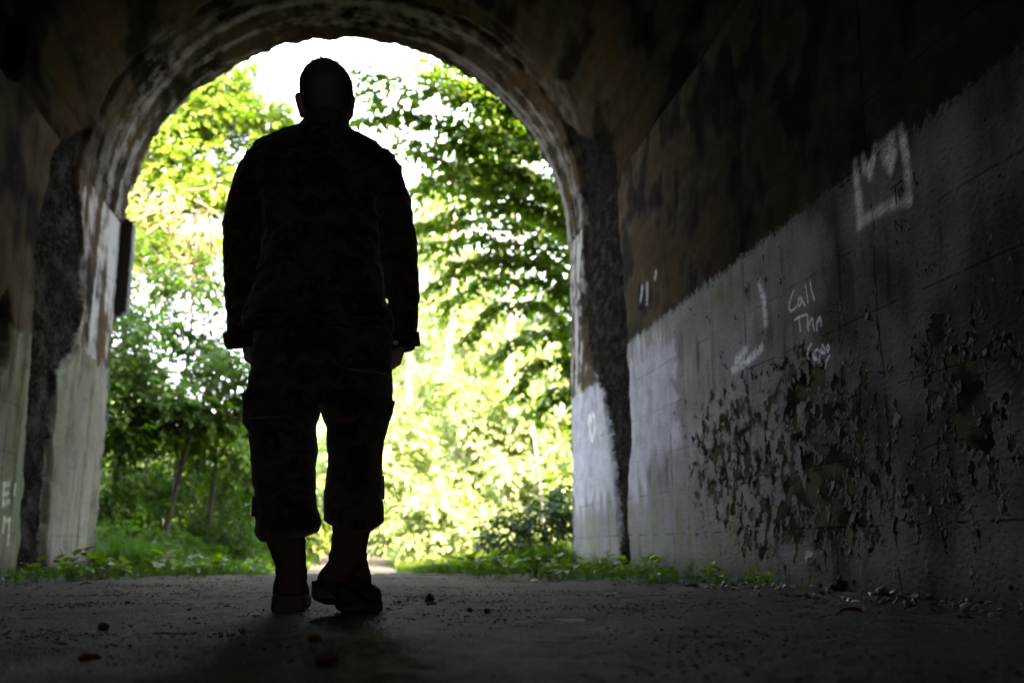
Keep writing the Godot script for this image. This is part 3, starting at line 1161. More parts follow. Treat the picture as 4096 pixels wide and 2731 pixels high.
const BRANCHES := [
		 [2.96, 5.72, -12.8, 2.07, 6.22, -12.6, 1.38, 6.33, -12.4, 0.69, 6.36, -12.2] ,
		 [1.38, 6.17, -12.4, 0.61, 6.08, -12.2, 0.21, 6.19, -12.1, -0.17, 6.17, -12.0] ,
		 [3.07, 5.35, -13.0, 1.79, 5.9, -12.8, 0.75, 5.87, -12.5, -0.2, 5.66, -12.3] ,
		 [1.81, 5.69, -12.9, 0.93, 5.76, -12.6, 0.28, 5.9, -12.4, -0.07, 6.08, -12.3] ,
		 [2.96, 4.69, -12.6, 1.94, 5.26, -12.6, 1.07, 5.6, -12.8, 0.39, 5.66, -12.9] ,
		 [3.15, 5.04, -13.4, 2.05, 5.27, -13.3, 1.23, 5.51, -13.2, 0.49, 5.6, -13.2] ,
		 [3.05, 4.58, -13.0, 1.79, 4.95, -12.8, 1.0, 5.08, -12.6, 0.57, 4.81, -12.6] ,
		 [3.24, 4.58, -13.8, 2.1, 5.05, -13.6, 1.33, 5.24, -13.5, 0.73, 5.34, -13.5] ,
		 [2.95, 3.95, -12.6, 1.93, 4.42, -12.5, 1.22, 4.38, -12.4, 0.65, 4.29, -12.4] ,
		 [3.09, 3.88, -13.2, 2.13, 4.28, -13.0, 1.39, 4.31, -12.9, 0.75, 4.18, -12.9] ,
		 [2.95, 3.59, -12.6, 2.06, 3.97, -12.6, 1.35, 3.85, -12.5, 0.82, 3.51, -12.5] ,
		 [3.08, 3.37, -13.2, 2.25, 3.79, -13.0, 1.71, 3.76, -13.0, 1.06, 3.43, -13.0] ,
		 [2.93, 2.87, -12.6, 2.24, 3.38, -12.6, 1.71, 3.3, -12.6, 1.31, 2.88, -12.6] ,
		 [3.02, 2.54, -13.0, 2.54, 3.06, -13.0, 2.12, 2.99, -13.0, 1.71, 2.68, -13.0] ,
		 [2.92, 2.17, -12.6, 2.58, 2.63, -12.6, 2.23, 2.56, -12.6, 1.94, 2.21, -12.6] ,
		 [2.96, 1.63, -12.8, 2.73, 2.2, -12.8, 2.5, 2.25, -12.8, 2.32, 1.96, -12.8] ,
		 [3.15, 5.93, -13.6, 2.49, 6.23, -13.6, 1.89, 6.49, -13.5, 1.31, 7.0, -13.5] ,
		 [3.14, 5.45, -13.6, 2.62, 5.55, -13.6, 2.08, 5.55, -13.5, 1.7, 5.33, -13.5] ,
		 [2.99, 4.91, -12.7, 2.08, 5.18, -12.7, 1.35, 5.16, -12.6, 0.82, 5.31, -12.6] ,
		 [3.03, 4.42, -12.9, 2.17, 4.81, -12.9, 1.5, 4.74, -12.8, 0.97, 4.59, -12.8] ,
		 [2.97, 5.32, -12.6, 2.19, 5.58, -12.6, 1.51, 5.69, -12.5, 0.93, 5.46, -12.5] ,
		 [3.01, 3.48, -12.9, 2.35, 4.01, -12.9, 1.68, 4.07, -12.8, 1.09, 3.87, -12.8] ,
		 [3.15, 4.84, -13.4, 2.45, 5.27, -13.4, 1.8, 5.72, -13.3, 1.3, 6.09, -13.3] ,
		 [2.99, 6.16, -12.9, 2.36, 6.25, -12.9, 1.91, 6.23, -12.8, 1.49, 6.14, -12.8] ,
		 [2.99, 5.96, -12.9, 1.9, 6.51, -12.7, 1.15, 6.61, -12.5, 0.64, 6.59, -12.4] ,
		 [2.97, 5.84, -13.1, 1.82, 6.52, -13.0, 1.25, 6.56, -12.9, 0.88, 6.42, -12.8] ,
		 [2.92, 5.76, -12.6, 2.07, 6.22, -12.6, 1.57, 6.33, -12.5, 1.1, 6.1, -12.5] ,
]

func build_right_tree(lm: Material) -> void:
	# a tree rooted just right of the mouth whose leafy boughs hang across the opening
	rng.seed = 4141
	var base := Vector3(3.7, 0.1, -13.2)
	var t := thing("leafy_tree", "dark green broad-leaved tree whose boughs hang across the right of the tunnel mouth", "tree", base)
	var bm := bark_mat(Color(0.06, 0.05, 0.035))
	part("trunk", limb([Vector3(0, -0.3, 0), Vector3(-0.05, 1.5, 0.05), Vector3(0.05, 3.5, -0.05), Vector3(-0.1, 5.5, 0.0), Vector3(-0.2, 7.5, 0.1)], 0.16, 0.05, 9), bm, t)
	var leaves := []
	for b in BRANCHES:
		var p := []
		for k in range(0, 12, 3): p.append(Vector3(b[k], b[k + 1], b[k + 2]) - base)
		var start := Vector3(-0.05, clampf(p[0].y - 0.5, 0.8, 7.0), 0.0)
		var c := Curve3D.new()
		c.add_point(start)
		for q in p: c.add_point(q, Vector3(0.3, 0.05, 0), Vector3(-0.3, -0.05, 0))
		var l := c.get_baked_length()
		var line := []
		for k in 13: line.append(c.sample_baked(l * k / 12.0))
		part("branch", limb(line, 0.022, 0.004, 6), bm, t)
		var first := start.distance_to(p[0])
		var s := first * 0.7
		var dense: float = 0.021
		while s < l:
			var f := s / l
			var q := c.sample_baked(s)
			var fwd := (c.sample_baked(minf(s + 0.05, l)) - c.sample_baked(maxf(s - 0.05, 0.0))).normalized()
			var sgn := 1.0 if rng.randf() < 0.5 else -1.0
			var dir := (fwd * rng.randf_range(0.3, 1.0) + Vector3(0, rng.randf_range(-0.75, 0.45), sgn * rng.randf_range(0.2, 1.0))).normalized()
			var tl := rng.randf_range(0.16, 0.48) * lerpf(1.0, 0.6, f)
			var n := int(tl / 0.055) + 1
			for k in n:
				var u := (k + 0.6) / n
				var lp := q + dir * tl * u + Vector3(0, -0.10 * u * u, 0)
				var yaw := atan2(-dir.z, dir.x) + (0.9 if k % 2 == 0 else -0.9) * rng.randf_range(0.5, 1.2)
				var ba := Basis.from_euler(Vector3(rng.randf_range(-0.7, 0.7), yaw, rng.randf_range(-1.25, -0.1)))
				var sz := rng.randf_range(0.085, 0.14)
				leaves.append(Transform3D(ba * Basis.from_scale(Vector3.ONE * sz), lp))
			s += dense * rng.randf_range(0.7, 1.5)
	# a few loose leaves on the long thin twig beside the man's head
	for k in 16:
		var q := Vector3(lerpf(-0.15, 0.55, rng.randf()), 6.02 + rng.randf_range(-0.22, 0.25), -12.1) - base
		leaves.append(Transform3D(Basis.from_euler(Vector3(rng.randf_range(-1, 1), rng.randf_range(0, TAU), rng.randf_range(-1.3, 0.0))) * Basis.from_scale(Vector3.ONE * 0.1), q))
	var lms := []
	var cols := [Color(0.09, 0.14, 0.005), Color(0.12, 0.17, 0.006), Color(0.065, 0.11, 0.005), Color(0.16, 0.19, 0.008)]
	for cc in cols:
		var g := Geo.new()
		add_leaf(g, Transform3D(), cc, 0.58)
		lms.append(g.commit())
	# the 300 nearest are parts; the others are one mass
	var cam := Vector3(0, 0.187, 0) - base
	leaves.sort_custom(func(a, b): return a.origin.distance_squared_to(cam) < b.origin.distance_squared_to(cam))
	var vis := []
	var rest := []
	for q in leaves:
		var w: Vector3 = q.origin + base
		if vis.size() < 298 and w.x < 2.5: vis.append(q)
		else: rest.append(q)
	for q in vis: part("leaf", lms[rng.randi() % 4], lm, t, q)
	var mm := MultiMesh.new()
	mm.transform_format = MultiMesh.TRANSFORM_3D
	mm.use_colors = true
	var g := Geo.new()
	add_leaf(g, Transform3D(), Color.WHITE, 0.58)
	mm.mesh = g.commit()
	mm.instance_count = rest.size()
	for k in rest.size():
		mm.set_instance_transform(k, rest[k])
		var c: Color = cols[rng.randi() % 4] * rng.randf_range(0.85, 1.15)
		c.a = 1.0
		mm.set_instance_color(k, c)
	var o := MultiMeshInstance3D.new()
	o.name = "foliage"
	o.multimesh = mm
	o.material_override = lm
	o.set_meta("kind", "stuff")
	t.add_child(o, true)
	print("right tree leaves ", leaves.size())

func weed_mesh(sd: int, broad: bool) -> Array:
	# [stems, leaf meshes with places]
	var r := RandomNumberGenerator.new()
	r.seed = sd
	var g := Geo.new()
	var out := []
	for k in r.randi_range(4, 7):
		var lean := Vector3(r.randf_range(-0.5, 0.5), 1.0, r.randf_range(-0.5, 0.5)).normalized()
		var h := r.randf_range(0.05, 0.15)
		var pts := [Vector3(r.randf_range(-0.03, 0.03), -0.01, r.randf_range(-0.03, 0.03)), lean * h * 0.5, lean * h + Vector3(lean.x, 0, lean.z) * 0.02]
		g.tube(pts, [0.0022, 0.0018, 0.001], 4, Color(0.06, 0.09, 0.02), false)
		for q in r.randi_range(2, 4):
			var yaw := r.randf_range(0, TAU)
			var s := r.randf_range(0.035, 0.075)
			out.append(Transform3D(Basis.from_euler(Vector3(r.randf_range(-0.4, 0.4), yaw, r.randf_range(-0.5, 0.6))) * Basis.from_scale(Vector3(s, s, s)), pts[2] * r.randf_range(0.55, 1.0)))
	return [g.commit(), out]

func lobed_leaf(col: Color) -> ArrayMesh:
	var g := Geo.new()
	g.v.append(Vector3.ZERO)
	g.n.append(Vector3.UP)
	g.c.append(col)
	var k := 0
	for a in 21:
		var an := lerpf(-2.6, 2.6, a / 20.0)
		var rad: float = [0.35, 0.55, 0.75, 0.45, 0.72, 1.0, 0.62, 0.55, 0.85, 0.95, 1.15, 0.95, 0.85, 0.55, 0.62, 1.0, 0.72, 0.45, 0.75, 0.55, 0.35][a]
		g.v.append(Vector3(cos(an) * rad, -0.12 * rad * rad + 0.03 * cos(a * 1.9), sin(an) * rad) * 0.6)
		g.n.append(Vector3.UP)
		g.c.append(col)
	for a in 20: g.tri(0, a + 1, a + 2)
	return g.commit()

func build_plants() -> void:
	var lm := leafmat(Color(0.72, 1.0, 0.08), 0.6)
	var lit := leafmat(Color(0.5, 0.6, 0.06), 0.5)
	build_right_tree(lm)
	rng.seed = 91
	var dk := Color(0.036, 0.07, 0.006)
	var md := Color(0.075, 0.125, 0.009)
	var yg := Color(0.15, 0.21, 0.016)
	var pale := Color(0.23, 0.25, 0.055)
	var bk := Color(0.09, 0.07, 0.045)
	var palebk := Color(0.34, 0.29, 0.2)
	# tall sunlit tree upper left
	tree("tall_tree", "tall sunlit yellow-green tree filling the upper left of the tunnel mouth", "", Vector3(-5.6, 0.6, -18.5), Vector3(-4.6, 8.0, -18.2), 0.2,
		[[-3.7, 7.3, -18, 1.0, 0.8, 1.1, 340, 0.85], [-2.9, 8.15, -18, 0.75, 0.62, 0.9, 250, 0.6], [-2.1, 8.05, -18.2, 0.72, 0.55, 0.8, 210, 0.4], [-3.2, 6.6, -17.8, 0.95, 0.6, 1.0, 260, 0.95], [-1.7, 7.4, -18.2, 0.7, 0.6, 0.7, 200, 0.35], [-2.5, 7.2, -18.6, 0.9, 0.6, 0.7, 200, 0.5], [-4.7, 7.0, -18, 0.9, 1.0, 0.9, 200, 0.7], [-2.3, 6.35, -18, 0.75, 0.5, 0.8, 150, 0.9], [-3.9, 6.1, -17.9, 0.6, 0.5, 0.6, 120, 1.0], [-1.6, 6.7, -18.2, 0.5, 0.5, 0.5, 90, 0.4], [-2.75, 8.75, -18.2, 0.6, 0.4, 0.7, 150, 0.5], [-2.1, 8.5, -18.3, 0.5, 0.35, 0.6, 110, 0.35], [-1.45, 8.05, -18.3, 0.45, 0.4, 0.6, 110, 0.3], [-3.5, 8.2, -18.2, 0.7, 0.6, 0.8, 220, 0.6], [-4.2, 7.5, -18.2, 0.7, 0.7, 0.8, 200, 0.8], [-4.6, 6.4, -18.0, 0.6, 0.6, 0.7, 150, 0.9], [-3.4, 5.6, -17.8, 0.9, 0.35, 0.6, 120, 0.95], [-2.5, 5.6, -17.8, 0.6, 0.35, 0.6, 90, 0.8], [-1.9, 5.9, -18, 0.5, 0.4, 0.5, 70, 0.5], [-2.65, 9.2, -18.3, 0.55, 0.3, 0.5, 110, 0.6], [-3.2, 8.8, -18.3, 0.5, 0.4, 0.6, 110, 0.6]], md, yg, 0.10, 1.0, lit, bk)
	# dry vines hanging below it
	var vt := thing("dry_vine", "tangle of dry tan vines hanging below the tall sunlit tree at left", "vine", Vector3(-4.2, 3.8, -17))
	var vm := mat(Color(0.17, 0.115, 0.06), 0.95, 0.1)
	for k in 110:
		var a := Vector3(rng.randf_range(-4.4, -2.6), rng.randf_range(4.7, 6.2), -17 + rng.randf_range(-0.6, 0.6)) - vt.position
		var pts := [a]
		var d := Vector3(rng.randf_range(-1, 1), rng.randf_range(-1.0, 0.4), rng.randf_range(-0.5, 0.5)).normalized()
		for q in 9:
			d = (d + Vector3(rng.randf_range(-0.7, 0.7), rng.randf_range(-0.75, 0.55), rng.randf_range(-0.4, 0.4))).normalized()
			pts.append(pts[q] + d * 0.14)
		part("stem", limb(pts, rng.randf_range(0.016, 0.034), 0.008, 5), vm, vt)
	crown(vt, [[-3.7, 5.3, -17, 0.7, 0.6, 0.5, 110, 0.6], [-2.9, 5.0, -17, 0.6, 0.6, 0.5, 80, 0.3], [-3.5, 4.3, -17, 0.8, 0.5, 0.5, 100, 0.2], [-4.0, 5.9, -17.3, 0.5, 0.4, 0.5, 80, 0.7]], md, pale, 0.09, 0.85, lit)
	# slender tree whose leaves show against the white sky
	tree("slender_tree", "slender dark tree with sparse leaves against the white sky left of the man", "", Vector3(-2.75, -0.1, -15.5), Vector3(-2.6, 5.4, -15.5), 0.045,
		[[-3.5, 2.9, -15.2, 0.5, 0.5, 0.5, 120, 0.3], [-2.6, 2.75, -15.3, 0.5, 0.3, 0.4, 60, 0.5], [-1.95, 3.9, -15.6, 0.4, 0.5, 0.4, 60, 0.3], [-3.6, 5.0, -15.8, 0.5, 0.5, 0.5, 70, 0.9], [-2.75, 4.2, -15.5, 0.8, 0.5, 0.5, 120, 0.2], [-3.1, 3.5, -15.4, 0.7, 0.45, 0.5, 120, 0.1], [-2.3, 3.3, -15.6, 0.7, 0.45, 0.5, 140, 0.1], [-2.2, 4.6, -15.5, 0.5, 0.3, 0.4, 26, 0.3], [-3.4, 4.4, -15.6, 0.5, 0.4, 0.4, 40, 0.5]], dk, md, 0.095, 1.0, lm, Color(0.05, 0.042, 0.03))
	# dark bushes in the shade just outside, left
	tree("dark_bush", "dense dark green bush in shade beside the left edge of the tunnel mouth", "", Vector3(-3.2, -0.05, -13.6), Vector3(-3.0, 2.4, -13.6), 0.05,
		[[-3.1, 2.55, -13.6, 0.5, 0.5, 0.5, 170, 0.2], [-3.3, 1.7, -13.4, 0.6, 0.6, 0.5, 220, 0.1], [-2.75, 2.05, -13.7, 0.5, 0.32, 0.5, 150, 0.3], [-3.2, 0.8, -13.3, 0.6, 0.5, 0.5, 150, 0.2], [-3.2, 3.2, -13.7, 0.4, 0.4, 0.4, 90, 0.3]], dk, yg, 0.10, 1.0, lm, bk)
	tree("dark_bush", "dark leafy bush with bright lit sprays between the left wall and the man's hand", "", Vector3(-2.0, -0.1, -14.2), Vector3(-1.95, 2.2, -14.2), 0.04,
		[[-1.85, 2.7, -14.2, 0.42, 0.4, 0.5, 110, 0.25], [-2.15, 2.05, -14.1, 0.6, 0.4, 0.5, 190, 0.45], [-1.6, 2.15, -14.3, 0.4, 0.5, 0.4, 110, 0.4], [-2.5, 1.75, -14.0, 0.5, 0.3, 0.4, 110, 0.9], [-1.75, 1.45, -14.2, 0.6, 0.4, 0.5, 130, 0.55]], dk, yg, 0.10, 1.0, lm, bk)
	for q in [[-2.9, -12.2, "leafy undergrowth at the foot of the left pier, just outside the mouth"], [-2.3, -12.9, "leafy undergrowth left of the road in front of the thicket, near the pier"], [-1.75, -14.0, "leafy undergrowth left of the road, nearest the man's left boot"]]:
		var cc := []
		for k in 5: cc.append([q[0] + rng.randf_range(-0.45, 0.35), rng.randf_range(0.0, 0.4), q[1] + rng.randf_range(-0.3, 0.3), 0.35, 0.22, 0.3, 60, rng.randf_range(0.1, 0.6)])
		tree("low_bush", q[2], "", Vector3(q[0], -0.2, q[1]), Vector3(q[0], 0.4, q[1]), 0.012, cc, dk, md, 0.07, 0.75, lm, bk)
	# thicket of thin trunks
	for q in [[-2.62, -13.55, 0.05, 0.42, "thickest leaning brown trunk of the shaded thicket at left"], [-2.45, -15.2, 0.025, 0.1, "thin upright stem in the shaded thicket at left, right of the leaning trunk"], [-3.1, -15.6, 0.03, -0.15, "thin stem in the shaded thicket nearest the left wall"], [-1.75, -16.4, 0.022, 0.12, "thin stem in the thicket nearest the man's left boot"]]:
		var x: float = q[0]
		var zz: float = q[1]
		tree("thicket_tree", q[4], "", Vector3(x, -0.25, zz), Vector3(x + q[3] + 0.1, 2.3, zz - 0.1), q[2],
			[[x + 0.2, 2.0, zz - 0.2, 0.55, 0.35, 0.4, 70, 0.3], [x - 0.1, 1.1, zz - 0.7, 0.55, 0.5, 0.4, 130, 0.35], [x + 0.2, 0.45, zz - 0.5, 0.6, 0.3, 0.3, 110, 0.25]], dk, md, 0.07, 0.9, lm, Color(0.05, 0.035, 0.022))
	for q in [[-3.0, -14.6, 1.5, "dim bushy shrub low in the shaded thicket, in front of the leaning trunk"], [-2.0, -15.2, 1.3, "dim bushy shrub low in the shaded thicket, right of the leaning trunk"], [-3.3, -16.2, 2.4, "bushy green shrub behind the shaded thicket, close to the left wall edge"], [-2.2, -17.2, 2.0, "bushy green shrub in the middle of the shaded thicket at left"], [-1.3, -16.8, 1.2, "low green shrub at the right end of the shaded thicket, beside the man's left leg"]]:
		var cc := []
		for k in 6: cc.append([q[0] + rng.randf_range(-0.6, 0.6), q[2] * rng.randf_range(0.05, 0.95), q[1] + rng.randf_range(-0.4, 0.4), 0.6, 0.45, 0.5, 75, rng.randf_range(0.1, 0.7)])
		tree("green_shrub", q[3], "", Vector3(q[0], -0.3, q[1]), Vector3(q[0], q[2] * 0.8, q[1]), 0.03, cc, dk, md, 0.08, 1.0, lm, bk)
	# sunlit low bushes behind the thicket
	var low := [[-3.9, -21.0, 1.7, 0.4], [-2.6, -22.5, 1.5, 0.8], [-1.6, -20.5, 1.2, 0.85], [-5.2, -23.0, 2.3, 0.6], [-0.9, -24.5, 1.7, 0.95]]
	for li in low.size():
		var q: Array = low[li]
		var c := []
		for k in 4: c.append([q[0] + rng.randf_range(-0.7, 0.7), q[2] * rng.randf_range(0.25, 0.95), q[1] + rng.randf_range(-0.4, 0.4), 0.75, 0.55, 0.6, 120, q[3] + rng.randf_range(-0.2, 0.2)])
		tree("sunlit_bush", ["sunlit yellow-green bush behind the shaded thicket, second from the left wall", "sunlit yellow-green bush behind the shaded thicket, in the middle of the row", "sunlit low bush behind the thicket, beside the man's left knee", "large sunlit bush behind the shaded thicket, nearest the left wall", "brightest sunlit bush at the right end of the thicket, beside the road"][li], "sunlit bushes behind the thicket", Vector3(q[0], ground_y(q[0], q[1]), q[1]), Vector3(q[0], q[2] * 0.8, q[1]), 0.03, c, md, pale, 0.08, 1.1, lit, bk)
	# bright woods on the right: each its own tree
	var woods := [
		[1.0, -24.0, 3.6, 0.85, 1.0], [2.6, -25.5, 4.6, 0.95, 1.2], [4.3, -24.5, 4.2, 0.8, 1.2], [5.9, -26.0, 5.6, 0.9, 1.4], [3.4, -22.0, 2.2, 1.0, 0.9], [1.7, -21.5, 1.7, 0.9, 0.8], [4.9, -20.5, 2.6, 0.75, 0.9],
		[0.3, -31.0, 5.2, 0.9, 1.5], [3.3, -32.0, 7.6, 0.85, 1.7], [6.2, -33.0, 9.0, 0.8, 1.9], [8.8, -31.0, 8.5, 0.9, 1.9], [1.6, -38.0, 6.6, 1.0, 1.7], [5.0, -40.0, 11.0, 0.9, 2.3], [9.5, -41.0, 12.0, 0.85, 2.5],
		[-2.2, -34.0, 3.4, 0.8, 1.3], [-4.8, -32.0, 3.6, 0.6, 1.5], [-7.4, -34.0, 5.0, 0.6, 1.8], [-10.5, -36.0, 6.0, 0.6, 2.0], [-0.8, -44.0, 5.4, 0.9, 2.0], [-5.5, -46.0, 5.2, 0.7, 2.2], [2.4, -52.0, 13.5, 0.95, 2.6], [-0.2, -50.0, 10.5, 0.5, 2.3], [14.0, -46.0, 14.0, 0.8, 3.0], [-14.0, -48.0, 8.0, 0.7, 2.8], [6.8, -60.0, 14.0, 0.9, 3.2], [4.4, -28.5, 14.0, 0.85, 2.1], [7.2, -29.0, 15.0, 0.8, 2.4], [2.9, -35.5, 14.5, 0.9, 1.9], [1.3, -29.0, 11.2, 0.98, 1.3], [2.6, -27.2, 12.2, 0.98, 1.5], [-0.9, -37.0, 9.0, 0.7, 1.7], [0.6, -43.0, 11.5, 0.8, 2.0], [-2.9, -41.0, 8.5, 0.75, 1.8]]
	for k in woods.size():
		var q: Array = woods[k]
		var by := ground_y(q[0], q[1])
		var c := []
		var h: float = q[2]
		var w: float = q[4]
		var cl := 5 if h < 3.0 else 8
		for m in cl:
			var f := (m + 0.6) / cl
			var sp := w * 0.75 * sin(clampf(f, 0.15, 0.9) * PI)
			c.append([q[0] + rng.randf_range(-1, 1) * sp, by + h * lerpf(0.12, 0.95, f), q[1] + rng.randf_range(-1, 1) * sp * 0.7, w * 0.62, w * 0.5, w * 0.6, int(95 + 22 * w * w), clampf(q[3] + rng.randf_range(-0.35, 0.25), 0.0, 1.0)])
		var hgt := "tall " if h > 9.0 else ("middling " if h > 4.5 else "low ")
		var hue := "pale yellow" if q[3] > 0.87 else ("yellow-green" if q[3] > 0.72 else "green")
		var far_ := "at the front" if q[1] > -27.0 else ("in the middle" if q[1] > -36.0 else "at the back")
		var by_ := "at far left" if q[0] < -6.0 else ("left of the man's legs" if q[0] < -1.5 else ("straight ahead" if q[0] < 1.4 else ("just right of the man" if q[0] < 3.2 else ("halfway to the right pier" if q[0] < 5.0 else "beside the right pier"))))
		var lab := hgt + "sunlit " + hue + (" tree " if h >= 3.0 else " bush ") + far_ + " of the woods, " + by_
		var _old := "overexposed sunlit bush in the bright woods beyond the road" if h < 3.0 else ("pale sunlit tree in the bright woods right of the man" if q[0] > -0.5 else "sunlit green tree in the low woods left of the man")
		tree("woodland_tree" if h >= 3.0 else "woodland_bush", lab, "sunlit trees and bushes of the woods", Vector3(q[0], by, q[1]), Vector3(q[0] + rng.randf_range(-0.3, 0.3), by + h * 0.9, q[1]), 0.03 + 0.012 * h, c, Color(0.11, 0.175, 0.025), Color(0.28, 0.315, 0.125), 0.11, 0.9 + 0.25 * w, lit, palebk)
	# two pale dead stems catching the sun
	for q in [[Vector3(1.62, -0.3, -23.0), Vector3(1.4, 1.5, -23.1), 0.10, "pale sunlit tree stump standing right of the path beyond the tunnel"], [Vector3(4.05, -0.1, -21.5), Vector3(3.75, 2.9, -21.6), 0.05, "thin pale dead trunk with one bare branch, sunlit, near the right pier"]]:
		var d := thing("dead_tree", q[3], "tree", q[0])
		part("trunk", limb(crooked(Vector3.ZERO, q[1] - q[0], 5, 0.05), q[2], q[2] * 0.4, 7), bark_mat(palebk), d)
		part("limb", limb(crooked((q[1] - q[0]) * 0.7, (q[1] - q[0]) * 0.7 + Vector3(0.6, 0.5, 0.1), 4, 0.05), q[2] * 0.4, 0.012, 5), bark_mat(palebk), d)
	# shrub at the foot of the right pier
	tree("dark_bush", "dark green broad-leaved bush at the foot of the right pier, outside the mouth", "", Vector3(2.2, -0.1, -11.6), Vector3(2.15, 0.7, -11.6), 0.02,
		[[2.1, 0.45, -11.5, 0.45, 0.34, 0.35, 90, 0.2], [1.75, 0.25, -11.4, 0.35, 0.25, 0.3, 60, 0.25], [2.5, 0.75, -11.7, 0.35, 0.4, 0.3, 70, 0.15], [1.62, 0.52, -11.5, 0.22, 0.12, 0.2, 16, 0.1]], Color(0.016, 0.032, 0.004), Color(0.04, 0.07, 0.006), 0.095, 0.85, lm, bk, true)
	# grass and herbs along both verges
	grass("grass", "green grass and low herbs on both verges beyond the tunnel mouth")
	# weeds at the foot of both walls
	var gm := leafmat(Color(0.72, 1.0, 0.08), 0.5)
	var gl := []
	for c in [Color(0.15, 0.21, 0.008), Color(0.19, 0.25, 0.01), Color(0.11, 0.17, 0.008)]:
		var g := Geo.new()
		add_leaf(g, Transform3D(), c, 0.66)
		gl.append(g.commit())
	var kinds := []
	for k in 5: kinds.append(weed_mesh(300 + k, true))
	rng.seed = 62
	for k in 116:
		var right := k < 66
		var zz: float
		var x: float
		if right:
			var t := pow((k + 0.5) / 66.0, 0.85)
			zz = lerpf(-4.5, -10.6, t)
			x = rng.randf_range(minf(grass_edge(true, zz) + 0.1, 2.0), 2.08)
		else:
			zz = lerpf(-4.9, -10.8, pow((k - 66) / 50.0, 1.2))
			x = rng.randf_range(maxf(grass_edge(false, zz) - 0.75, -2.36), grass_edge(false, zz) + 0.05)
		weed(kinds[k % 5], gl, gm, Vector3(x, ground_y(x, zz) + 0.0, zz), rng.randf_range(0.8, 1.5) if absf(zz) > 5.5 else rng.randf_range(0.55, 0.9), weed_label(right, zz), "weeds along the %s wall" % ("right" if right else "left"))
	# the lone plant with the star-shaped leaf
	var lone := thing("weed", "small weed topped by a star-shaped leaf, nearest the camera by the right wall", "plant", Vector3(1.98, ground_y(1.98, -4.28), -4.28))
	var g := Geo.new()
	g.tube([Vector3(0, -0.01, 0), Vector3(0.01, 0.07, 0), Vector3(-0.005, 0.145, 0.01)], [0.002, 0.0018, 0.001], 5, Color(0.06, 0.09, 0.02), false)
	part("stem", g.commit(), gm, lone)
	var star := lobed_leaf(Color(0.1, 0.165, 0.015))
	for q in [[Vector3(-0.005, 0.145, 0.01), 0.062, Vector3(1.1, -1.2, 0.2)], [Vector3(0.0, 0.085, 0.0), 0.04, Vector3(0.3, 0.6, -0.3)], [Vector3(0.02, 0.05, 0.01), 0.04, Vector3(0.2, 2.6, -0.2)], [Vector3(0.04, 0.03, 0.02), 0.03, Vector3(0.4, 4.0, 0.1)]]:
		part("leaf", star, gm, lone, Transform3D(Basis.from_euler(q[2]) * Basis.from_scale(Vector3.ONE * q[1]), q[0]))

func weed_label(right: bool, z: float) -> String:
	var side := "right" if right else "left"
	if z < -9.6: return "green broad-leaved weed at the %s edge of the tunnel mouth" % side
	if z < -8.3: return "green broad-leaved weed at the foot of the %s pier, inside the mouth" % side
	if z < -7.4: return "green broad-leaved weed below the dark broken strip of the %s wall" % side
	if z < -6.3: return ("green broad-leaved weed below the palest paint of the right wall" if right else "green broad-leaved weed below the scratched letters of the left wall")
	if z < -5.3: return "green broad-leaved weed below the green-stained paint of the %s wall" % side
	return "small green weed below the peeling paint of the %s wall" % side

func weed(kind: Array, gl: Array, gm: Material, at: Vector3, s: float, label: String, group: String) -> void:
	var t := thing("weed", label, "plant", at, group)
	t.scale = Vector3.ONE * s
	t.rotation.y = rng.randf_range(0, TAU)
	part("stem", kind[0], gm, t)
	for q in kind[1]: part("leaf", gl[rng.randi() % 3], gm, t, q)

func grass_edge(right: bool, z: float) -> float:
	var w := 0.12 * n_gr.get_noise_1d(z * 2.0)
	if right: return curve([-10.5, 0.5, -8.0, 0.62, -6.2, 0.8, -5.6, 1.08, -5.2, 1.36, -4.6, 1.7, -4.2, 1.9], z) + w
	return -curve([-10.5, 0.85, -7.0, 0.95, -5.94, 1.3, -5.6, 1.45, -5.0, 1.75, -4.7, 2.0], z) + w

